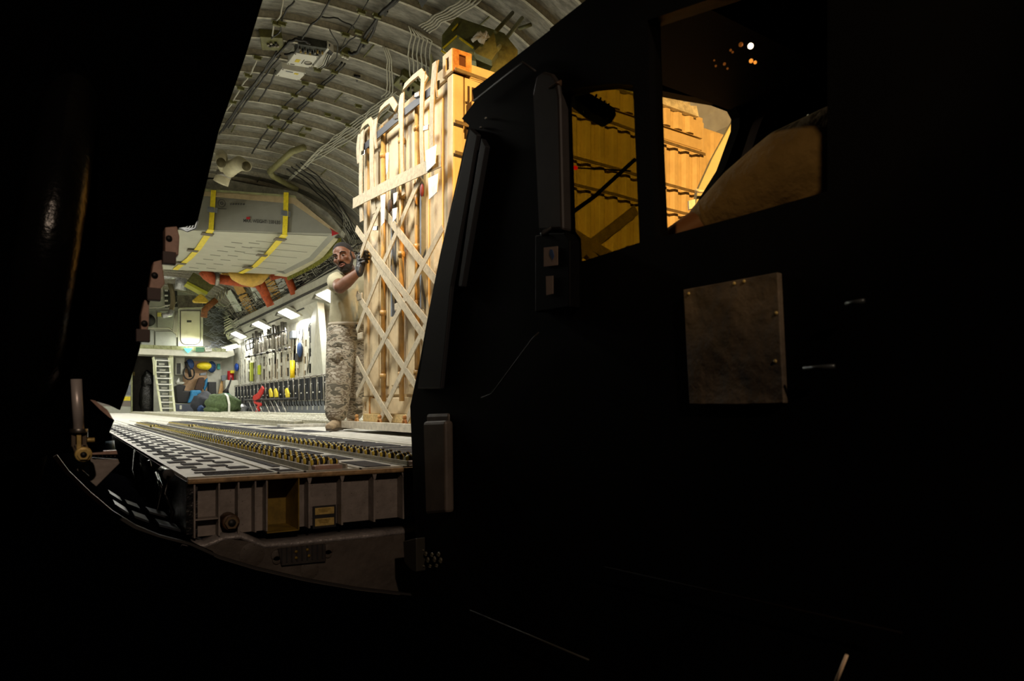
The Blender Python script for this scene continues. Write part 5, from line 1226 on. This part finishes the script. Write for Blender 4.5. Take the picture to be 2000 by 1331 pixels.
for q in (-1, 1):
    e_ = MB(); bl(e_, (q*.030, .003, .0755), (.0130, .0065, .010), 14); ey = e_.build('eye', mat('eye_white', (.34, .30, .27), .3), pr)
    e_ = MB(); bl(e_, (q*.030+.001, .002, .0840), (.0062, .0060, .0030), 12); e_.build('iris', mat('iris', (.012, .006, .004), .1), ey)
    e_ = MB(); e_.tube([h(q*.014, .022, .094), h(q*.032, .031, .089), h(q*.052, .024, .072)], .0042, 8); e_.build('eyebrow', mat('hair_black', (.01, .008, .008), .75), pr)
# shirt
t_ = MB()
t_.loft([ell(PD(683, 641, 6.02), .185, .135), ell(PD(682, 620, 6.01), .180, .135), ell(PD(684, 595, 6.0), .178, .13), ell(PD(686, 570, 5.98), .185, .13), ell(PD(687, 552, 5.97), .165, .11), ell(PD(686, 541, 5.96), .10, .085), ell(PD(686, 537, 5.95), .066, .062)])
limb(t_, [PD(663, 549, 5.95), PD(657, 551, 5.86), PD(658, 556, 5.76)], [.085, .083, .076]); limb(t_, [PD(712, 549, 6.0), PD(728, 562, 5.97)], [.085, .07])
for (x0, y0, x1, y1) in ((668, 570, 676, 622), (690, 562, 700, 625), (660, 590, 668, 625)): t_.tube([PD(x0, y0, 5.875), PD(x1, y1, 5.885)], .012, 8)
remesh(t_.build('shirt', M_shirt, pr), .009, 4)
# trousers
t_ = MB()
t_.loft([ell(PD(684, 668, 6.04), .205, .15), ell(PD(682, 645, 6.02), .20, .148), ell(PD(683, 632, 6.01), .185, .138)])
limb(t_, [hip, PD(664, 700, 5.88), kn, PD(659, 780, 5.78), PD(657, 806, 5.77)], [.135, .122, .112, .105, .098]); limb(t_, [hip2, PD(703, 700, 6.05), kn2, PD(697, 780, 6.04), PD(692, 804, 6.04)], [.13, .115, .10, .095, .085])
for k, (x, y, r_) in enumerate(((650, 700, .045), (652, 718, .05), (648, 760, .04), (655, 800, .05), (665, 790, .05), (652, 780, .05))): t_.ball(PD(x, y, 5.78), (r_, r_, r_*1.3), 10)
t_.prism([PD(645, 690, 5.80), PD(662, 688, 5.78), PD(664, 715, 5.76), PD(646, 720, 5.78)], FW*.06)
rn = random.Random(11)
for k in range(26):
    x = rn.choice((657, 700)); y = rn.uniform(668, 800); dd = 5.70 if x < 680 else 5.95
    t_.tube([PD(x-14, y, dd+.05), PD(x, y+rn.uniform(-5, 8), dd-.0), PD(x+13, y+rn.uniform(-4, 4), dd+.05)], [.006, .014, .006], 6)
remesh(t_.build('trousers', M_camo, pr), .010, 3)
bt = MB(); bt.loft([ell(PD(683, 639, 6.01), .192, .145), ell(PD(683, 632.5, 6.01), .190, .143)]); bt.build('belt', mat('belt_sand', (.42, .36, .27), .6), pr)
o = MB().prism([PD(x, y, 5.855) for x, y in ((695, 634), (702, 635), (702, 643), (695, 642))], FW*.02).build('belt_pouch', M_black, pr)
fd = (PD(640, 846, 5.5)-an); fd.z = 0; fd = (toC*.93-RT*.30).normalized(); sd = fd.cross(UP)
for (a_, f_, z0) in ((an, fd, 0.006), (an2, (toC*.95-RT*.3).normalized(), 0.012)):
    base = V((a_.x, a_.y, z0)); s2 = f_.cross(UP)
    m = MB(); m.tube([base+UP*.05, base+UP*.12, base+UP*.22], [.05, .052, .058], 16)
    m.loft([ell(base-f_*.06+UP*.045, .034, .042, 16, s2, UP), ell(base+UP*.055, .042, .052, 16, s2, UP), ell(base+f_*.08+UP*.045, .045, .042, 16, s2, UP), ell(base+f_*.15+UP*.036, .044, .034, 16, s2, UP), ell(base+f_*.19+UP*.03, .03, .026, 16, s2, UP)])
    bo = remesh(m.build('boot', mat('boot_suede', (.36, .27, .17), .8, 0, var=.25, scale=30), pr), .006, 2)
    m = MB(); m.prism([base-f_*.085-s2*.035, base-f_*.085+s2*.035, base+f_*.02+s2*.040, base+f_*.12+s2*.05, base+f_*.20+s2*.02, base+f_*.20-s2*.02, base+f_*.12-s2*.05, base+f_*.02-s2*.04], UP*.022); m.build('sole', mat('boot_sole', (.10, .075, .05), .7), bo, .004)
# glove gripping the container's corner
g = MB(); limb(g, [PD(701, 533, 5.58), PD(703, 524, 5.59)], [.037, .040])
g.loft([ell(PD(703, 526, 5.59), .038, .034, 14), ell(PD(705, 514, 5.60), .040, .030, 14), ell(PD(706.5, 502, 5.61), .040, .026, 14), ell(PD(707, 494, 5.62), .032, .02, 14)])
for k, (y, r_, l_) in enumerate(((493, .0115, 0), (499.5, .012, .8), (506, .0118, .6), (512.5, .0105, -1))):
    g.tube([PD(702, y+3, 5.585), PD(707, y+.5, 5.560), PD(713+l_, y-1.5, 5.565), PD(718+l_, y-1, 5.60), PD(719.5+l_, y+.5, 5.625)], [r_*1.1, r_*1.05, r_, r_*.95, r_*.8], 12)
g.tube([PD(702, 519, 5.60), PD(701, 508, 5.63), PD(703, 498, 5.67), PD(706, 492, 5.70)], [.016, .014, .012, .010], 12)
remesh(g.build('glove', mat('glove_black', (.014, .014, .018), .42), pr), .0035, 2)
g2 = MB(); g2.ball(ha2, (.045, .03, .055), 12)
for k in range(4): g2.tube([ha2+UP*(.02-.016*k), ha2+UP*(.03-.016*k)+RT*.05-FW*.02, ha2+UP*(.02-.016*k)+RT*.08-FW*.03], .010, 8)
g2.build('glove', mat('glove_black', (.014, .014, .018), .38), pr)
# ================================================================== LOADER CAB
XC = .90
def C_(px, py, x=XC): return PX(px, py, x)
lc = empty('cargo_loader', (1.7, .6, -1.6), 'black cargo loader cab filling the starboard side, its windows showing the tan cargo', 'loader')
out = [(859, 1167), (814, 1120), (811, 1026), (806, 920), (801, 794), (819, 710), (838, 605), (859, 500), (868, 460), (890, 363), (916, 245), (902, 232), (926, 200), (922, 176), (1021, 100), (1150, 0), (1290, -128)]
W1 = [(1092, 184), (1140, 170), (1200, 163), (1236, 166), (1243, 330), (1249, 474), (1180, 497), (1113, 518), (1110, 462), (1100, 448)]
W2 = [(1264, 40), (1440, -20), (1600, -80), (1616, -60), (1616, 374), (1440, 424), (1279, 467), (1272, 300)]
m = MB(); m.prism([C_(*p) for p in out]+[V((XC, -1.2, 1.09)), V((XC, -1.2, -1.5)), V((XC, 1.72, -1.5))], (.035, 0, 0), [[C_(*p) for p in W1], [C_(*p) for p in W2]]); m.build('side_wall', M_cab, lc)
for nm, wv, mg in (('quarter_window', W1, M_glassA), ('side_window', W2, M_glassB)):
    o = MB().prism([C_(*p, XC+.015) for p in wv], (.004, 0, 0)).build(nm, mg, lc)
# windscreen partition with its rounded opening
YP = 1.22
hole = [(1078, 150), (1150, 150), (1264, 172), (1340, 187), (1415, 200), (1436, 209), (1445, 226), (1444, 250), (1416, 328), (1384, 380), (1320, 490), (1280, 540), (1078, 560)]
def P_(px, py, y=YP): return PY(px, py, y)
hp = [P_(*p) for p in hole]; hp[0].x = max(hp[0].x, .945); hp[-1].x = max(hp[-1].x, .945)
z0, z1 = -.9, 1.045
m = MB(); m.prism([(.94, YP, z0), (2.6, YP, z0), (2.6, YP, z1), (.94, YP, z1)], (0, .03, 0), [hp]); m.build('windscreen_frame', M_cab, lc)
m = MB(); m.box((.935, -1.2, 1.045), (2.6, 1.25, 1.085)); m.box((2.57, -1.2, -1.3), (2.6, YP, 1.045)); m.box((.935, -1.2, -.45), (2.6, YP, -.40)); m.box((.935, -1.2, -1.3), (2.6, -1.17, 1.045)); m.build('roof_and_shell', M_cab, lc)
MB().prism([P_(1456, 330, 1.15), P_(1482, 250, 1.15), P_(1515, 170, 1.15), P_(1535, 172, 1.15), P_(1500, 330, 1.15)], (0, .03, 0)).build('inner_pillar', mat('pillar_brown', (.05, .018, .008), .5), lc)
# rounded front post and ribs on the cab side
dk2 = mat('cab_soft_black', (.020, .016, .014), .6, 0, var=.2, scale=20)
m = MB(); m.prism([C_(x, y, XC-.01) for x, y in ((1046, 150), (1062, 139), (1076, 143), (1088, 160), (1092, 190), (1098, 450), (1052, 452), (1040, 180))], (.03, 0, 0)); m.build('front_post', dk2, lc, .006)
m = MB(); m.prism([C_(x, y, XC-.012) for x, y in ((918, 250), (932, 262), (905, 420), (880, 560), (860, 760), (815, 760), (838, 606), (868, 461), (892, 363))], (.014, 0, 0)); m.build('windshield_post', mat('post_blueblack', (.016, .017, .020), .5), lc, .003)
m = MB(); m.prism([C_(x, y, XC-.014) for x, y in ((940, 270), (948, 285), (925, 420), (902, 560), (895, 560), (918, 400))], (.016, 0, 0)); m.build('door_seal', mat('post_blueblack', (.016, .017, .020), .5), lc, .002)
for (x, y) in ((949, 231), (939, 249)): c = C_(x, y, XC-.004); MB().ball(c, .0035, 8).build('screw', M_steel, lc)
MB().tube([C_(926, 197, XC-.01), C_(1021, 122, XC-.01), C_(1046, 140, XC-.01)], .003, 8).build('gutter', dk2, lc)
# grab pads, step, plate, stickers, handles, rails
for i, (x0, y0, x1, y1, xx) in enumerate(((832, 809, 875, 970, XC-.006), (826, 824, 868, 1003, XC-.035))):
    m = MB(); m.prism([C_(x0, y0, xx), C_(x1, y0-2, xx), C_(x1+2, y1, xx), C_(x0+5, y1+3, xx)], (.028, 0, 0)); m.build('bumper_pad', mat('pad_grey', (.085, .068, .055), .5, 0, var=.25, scale=20), lc, .008)
m = MB(); m.prism([C_(787, 1058, XC-.03), C_(812, 1052, XC-.03), C_(813, 1118, XC-.03), C_(800, 1112, XC-.03), C_(789, 1098, XC-.03)], (.05, 0, 0)); m.build('step_bracket', mat('bracket_black', (.02, .018, .012), .5), lc, .003)
m = MB(); 
for k in range(18): c = C_(826+(k*17) % 38, 1075+(k*11) % 34, XC-.006); m.ball(c, (.004, .008, .003+.002*(k % 3)), 6)
m.build('grip_surface', mat('grip_grey', (.10, .09, .06), .4), lc)
m = MB(); m.prism([C_(x, y, XC-.012) for x, y in ((1334, 566), (1400, 554), (1518, 532), (1524, 660), (1530, 788), (1430, 791), (1346, 790), (1340, 680))], (.012, 0, 0)); o = m.build('door_plate', mat('plate_primer', (.11, .082, .052), .7, 0, var=.45, scale=9, bump=.7, bscale=14), lc, .003); o['label'] = 'dull brown rectangular patch plate'
for (x, y) in ((1345, 574), (1434, 554), (1453, 550), (1516, 612), (1514, 706)): c = C_(x, y, XC-.013); MB().ball(c, (.002, .003, .003), 8).build('plate_screw', M_brass, o)
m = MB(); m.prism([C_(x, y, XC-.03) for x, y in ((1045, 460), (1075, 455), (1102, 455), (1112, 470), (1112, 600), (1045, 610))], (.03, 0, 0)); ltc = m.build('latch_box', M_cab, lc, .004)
for (q_, nm) in ((((1062, 484), (1089, 481), (1089, 518), (1062, 521)), 'sticker'), (((1066, 540), (1080, 539), (1080, 574), (1067, 577)), 'sticker')):
    s_ = MB().prism([C_(x, y, XC-.032) for x, y in q_], (.001, 0, 0)).build(nm, mat('dull_sticker', (.24, .17, .13), .7), ltc)
MB().prism([C_(x, y, XC-.0335) for x, y in ((1074, 487), (1079, 488), (1082, 500), (1079, 508), (1073, 496))], (.001, 0, 0)).build('sticker_mark', M_blue, ltc)
for (a, b_) in (((1652, 594), (1688, 588)), ((1570, 720), (1630, 716))): MB().tube([C_(*a, XC-.02), C_(*b_, XC-.02)], .0035, 8).build('door_handle', mat('handle_grey', (.08, .09, .09), .3, .6), lc)
MB().tube([C_(918, 1193, XC-.03), C_(1150, 1290, XC-.03)], .0022, 8).build('step_rail', mat('rail_grey', (.022, .02, .014), .6), lc)
MB().tube([C_(1180, 1108, XC-.02), C_(1762, 1237, XC-.02)], .0016, 6).build('sill_strip', mat('strip_brown', (.005, .003, .002), .7, spec=.05), lc)
m = MB().tube([C_(1654, 1280, XC-.05), C_(1630, 1340, XC-.05)], .0025, 8).build('pull_pin', mat('pin_pale', (.75, .55, .35), .4, emit=0), lc)
m = MB(); m.tube([C_(940, 777, XC-.01), C_(960, 770, XC-.01), C_(1040, 662, XC-.01), C_(1052, 650, XC-.01)], .0016, 8); m.build('grab_cable', mat('rail_grey', (.022, .02, .014), .6), lc)
# inside the cab
MB().tube([P_(1058, 458, 1.19), P_(1160, 385, 1.19), P_(1240, 312, 1.19)], .005, 8).build('wiper_arm', M_black, lc)
q = MB(); q.prism([P_(1086, 160, 1.16), P_(1102, 152, 1.16), P_(1203, 212, 1.16), P_(1205, 225, 1.16), P_(1196, 240, 1.16), P_(1160, 220, 1.16)], (0, .035, 0)); hv = q.build('wiper_motor', mat('motor_brown', (.07, .035, .015), .5), lc, .004)
for k in range(4): MB().tube([P_(1165+k*8, 185+k*6, 1.15), P_(1160+k*9, 214+k*6, 1.15)], .0025, 6).build('fin', mat('motor_brown', (.03, .015, .008), .5), hv)
MB().ball(P_(1142, 219, 1.15), .0035, 8).build('screw', M_brass, hv)
MB().ball(P_(1124, 328, 1.17), (.006, .004, .005), 10).build('indicator_lamp', mat('red_glow', (1, .01, .01), .4, emit=3), lc)
MB().tube([P_(1124, 328, 1.18), P_(1180, 331, 1.18), P_(1232, 334, 1.18)], .0018, 6).build('wire', M_brownc, lc)
sw = MB(); sw.tube([PD(1195, 575, 1.56)+RT*.135*math.cos(t*math.pi/16)+(UP*.55+FW*.8)*.135*math.sin(t*math.pi/16) for t in range(33)], .013, 10); sw.build('steering_wheel', M_black, lc)
cs = MB(); c = PD(1440, 60, 1.44); cs.box((c.x-.25, c.y-.05, .985), (c.x+.25, c.y+.22, 1.045)); cs = cs.build('reflection_mount', M_cab, lc)  # added box that only carries the glowing balls
for (x, y, r_, mm) in ((1466, 90, .0058, 'w'), (1467, 119, .0042, 'o'), (1475, 122, .0034, 'o'), (1447, 87, .0045, 'd'), (1427, 98, .0025, 'd'), (1431, 102, .0022, 'd'), (1398, 129, .0022, 'd'), (1415, 125, .0030, 'd'), (1421, 134, .0022, 'd'), (1395, 118, .0018, 'd')):
    mt = {'w': mat('glow_white', (1, .85, .62), .4, emit=5), 'o': mat('glow_orange', (1, .36, .05), .4, emit=1.2), 'd': mat('glow_dim', (.9, .28, .04), .4, emit=.16)}[mm]
    MB().ball(PD(x, y, 1.36), r_, 10).build('lamp_reflection', mt, cs)  # glowing balls stand for lamps reflected in the cab glass
st_ = MB(); c = PD(1780, 600, 1.25); st_.box((1.05, -.1, -.40), (1.6, .6, -.02)); st_.box((1.05, -.2, -.40), (1.6, -.05, .55)); st_.build('driver_seat', M_black, lc, .03)

# ================================================================== DRIVER
dv = empty('person', (1.35, .5, -.4), 'driver in a tan sleeve reaching forward behind the loader side window', 'person')
M_sleeve = mat('tan_sleeve', (.36, .26, .13), .8, 0, var=.15, scale=12, bump=.5, bscale=30)
shd, eld = PD(1655, 300, 1.34), PD(1385, 432, 1.50)
wrd = PD(1300, 476, 1.50); hdd = PD(1262, 515, 1.53)
b = MB()
tor = [(V((1.36, .30, .0)), .17, .12), (V((1.36, .33, .2)), .17, .12), (V((1.36, .40, .42)), .18, .12), (V((1.36, .52, .56)), .18, .12), (V((1.36, .58, .62)), .10, .08)]
b.loft([ell(c, rx, ry, 18, V((1, 0, 0)), V((0, 1, 0))) for c, rx, ry in tor])
hdp = V((1.40, .62, .80)); limb(b, [V((1.37, .57, .60)), V((1.39, .60, .72))], [.06, .055])
limb(b, [shd, eld], [.075, .045]); limb(b, [eld, wrd], [.042, .028]); limb(b, [wrd, hdd], [.026, .03])
for k in range(4): b.tube([hdd+UP*.01*k, hdd+UP*.01*k-RT*.05-UP*.02, hdd+UP*.01*k-RT*.055-UP*.05], .009, 8)
b.tube([hdd, hdd+UP*.03-RT*.02, hdd+UP*.035-RT*.05], .010, 8)
for s_ in (-1, 1): limb(b, [V((1.36+s_*.09, .30, -.02)), V((1.36+s_*.10, .72, .0)), V((1.36+s_*.10, .86, -.33))], [.08, .06, .045])
limb(b, [V((1.52, .5, .52)), V((1.58, .72, .35)), V((1.48, .98, .30))], [.06, .045, .03])
h, bl = build_head(b, hdp, V((0, -1, 0)).cross(V((0, 0, 1)))*-1, V((0, .1, 1)).normalized(), V((0, 1, -.1)).normalized(), 1.0)
remesh(b.build('body', mat('driver_skin', (.42, .20, .11), .5), dv), .0075, 3)
hh = MB(); bl(hh, (0, .05, -.022), (.078, .078, .093), 20); hh.build('hair', mat('hair_black', (.01, .008, .008), .75), dv)
t_ = MB(); t_.loft([ell(c+V((0, 0, .005)), rx+.02, ry+.02, 18, V((1, 0, 0)), V((0, 1, 0))) for c, rx, ry in tor[:4]])
mid = shd.lerp(eld, .5)+UP*.015
limb(t_, [shd, shd.lerp(eld, .4)+UP*.012, shd.lerp(eld, .75)+UP*.006, eld], [.102, .098, .076, .050], 20)
ax = (eld-shd).normalized(); n1 = ax.cross(FW).normalized()
for k, (t0, t1, off, r_) in enumerate(((.05, .5, .05, .016), (.10, .62, .0, .018), (.0, .45, -.045, .014), (.15, .75, -.03, .012), (.3, .8, .03, .010))):
    P = [shd.lerp(eld, t0+(t1-t0)*j/4)-FW*(.086-.03*(t0+(t1-t0)*j/4))+UP*(off+.03*math.sin(j*.8)-.01*j) for j in range(5)]; t_.tube(P, [r_*.4, r_, r_*1.2, r_, r_*.4], 8)
remesh(t_.build('shirt', M_sleeve, dv), .006, 3)
cf = MB(); cf.tube([eld+ax*-.012, eld+ax*.004], .052, 18); remesh(cf.build('sleeve_cuff', M_sleeve, dv), .004, 1)
MB().ribbon([PD(1580, 232, 1.36), PD(1600, 222, 1.35), PD(1622, 214, 1.34)], .018, -FW, .006).build('strap_highlight', M_chrome, dv)  # chrome ribbon makes the pale highlight on the shoulder strap
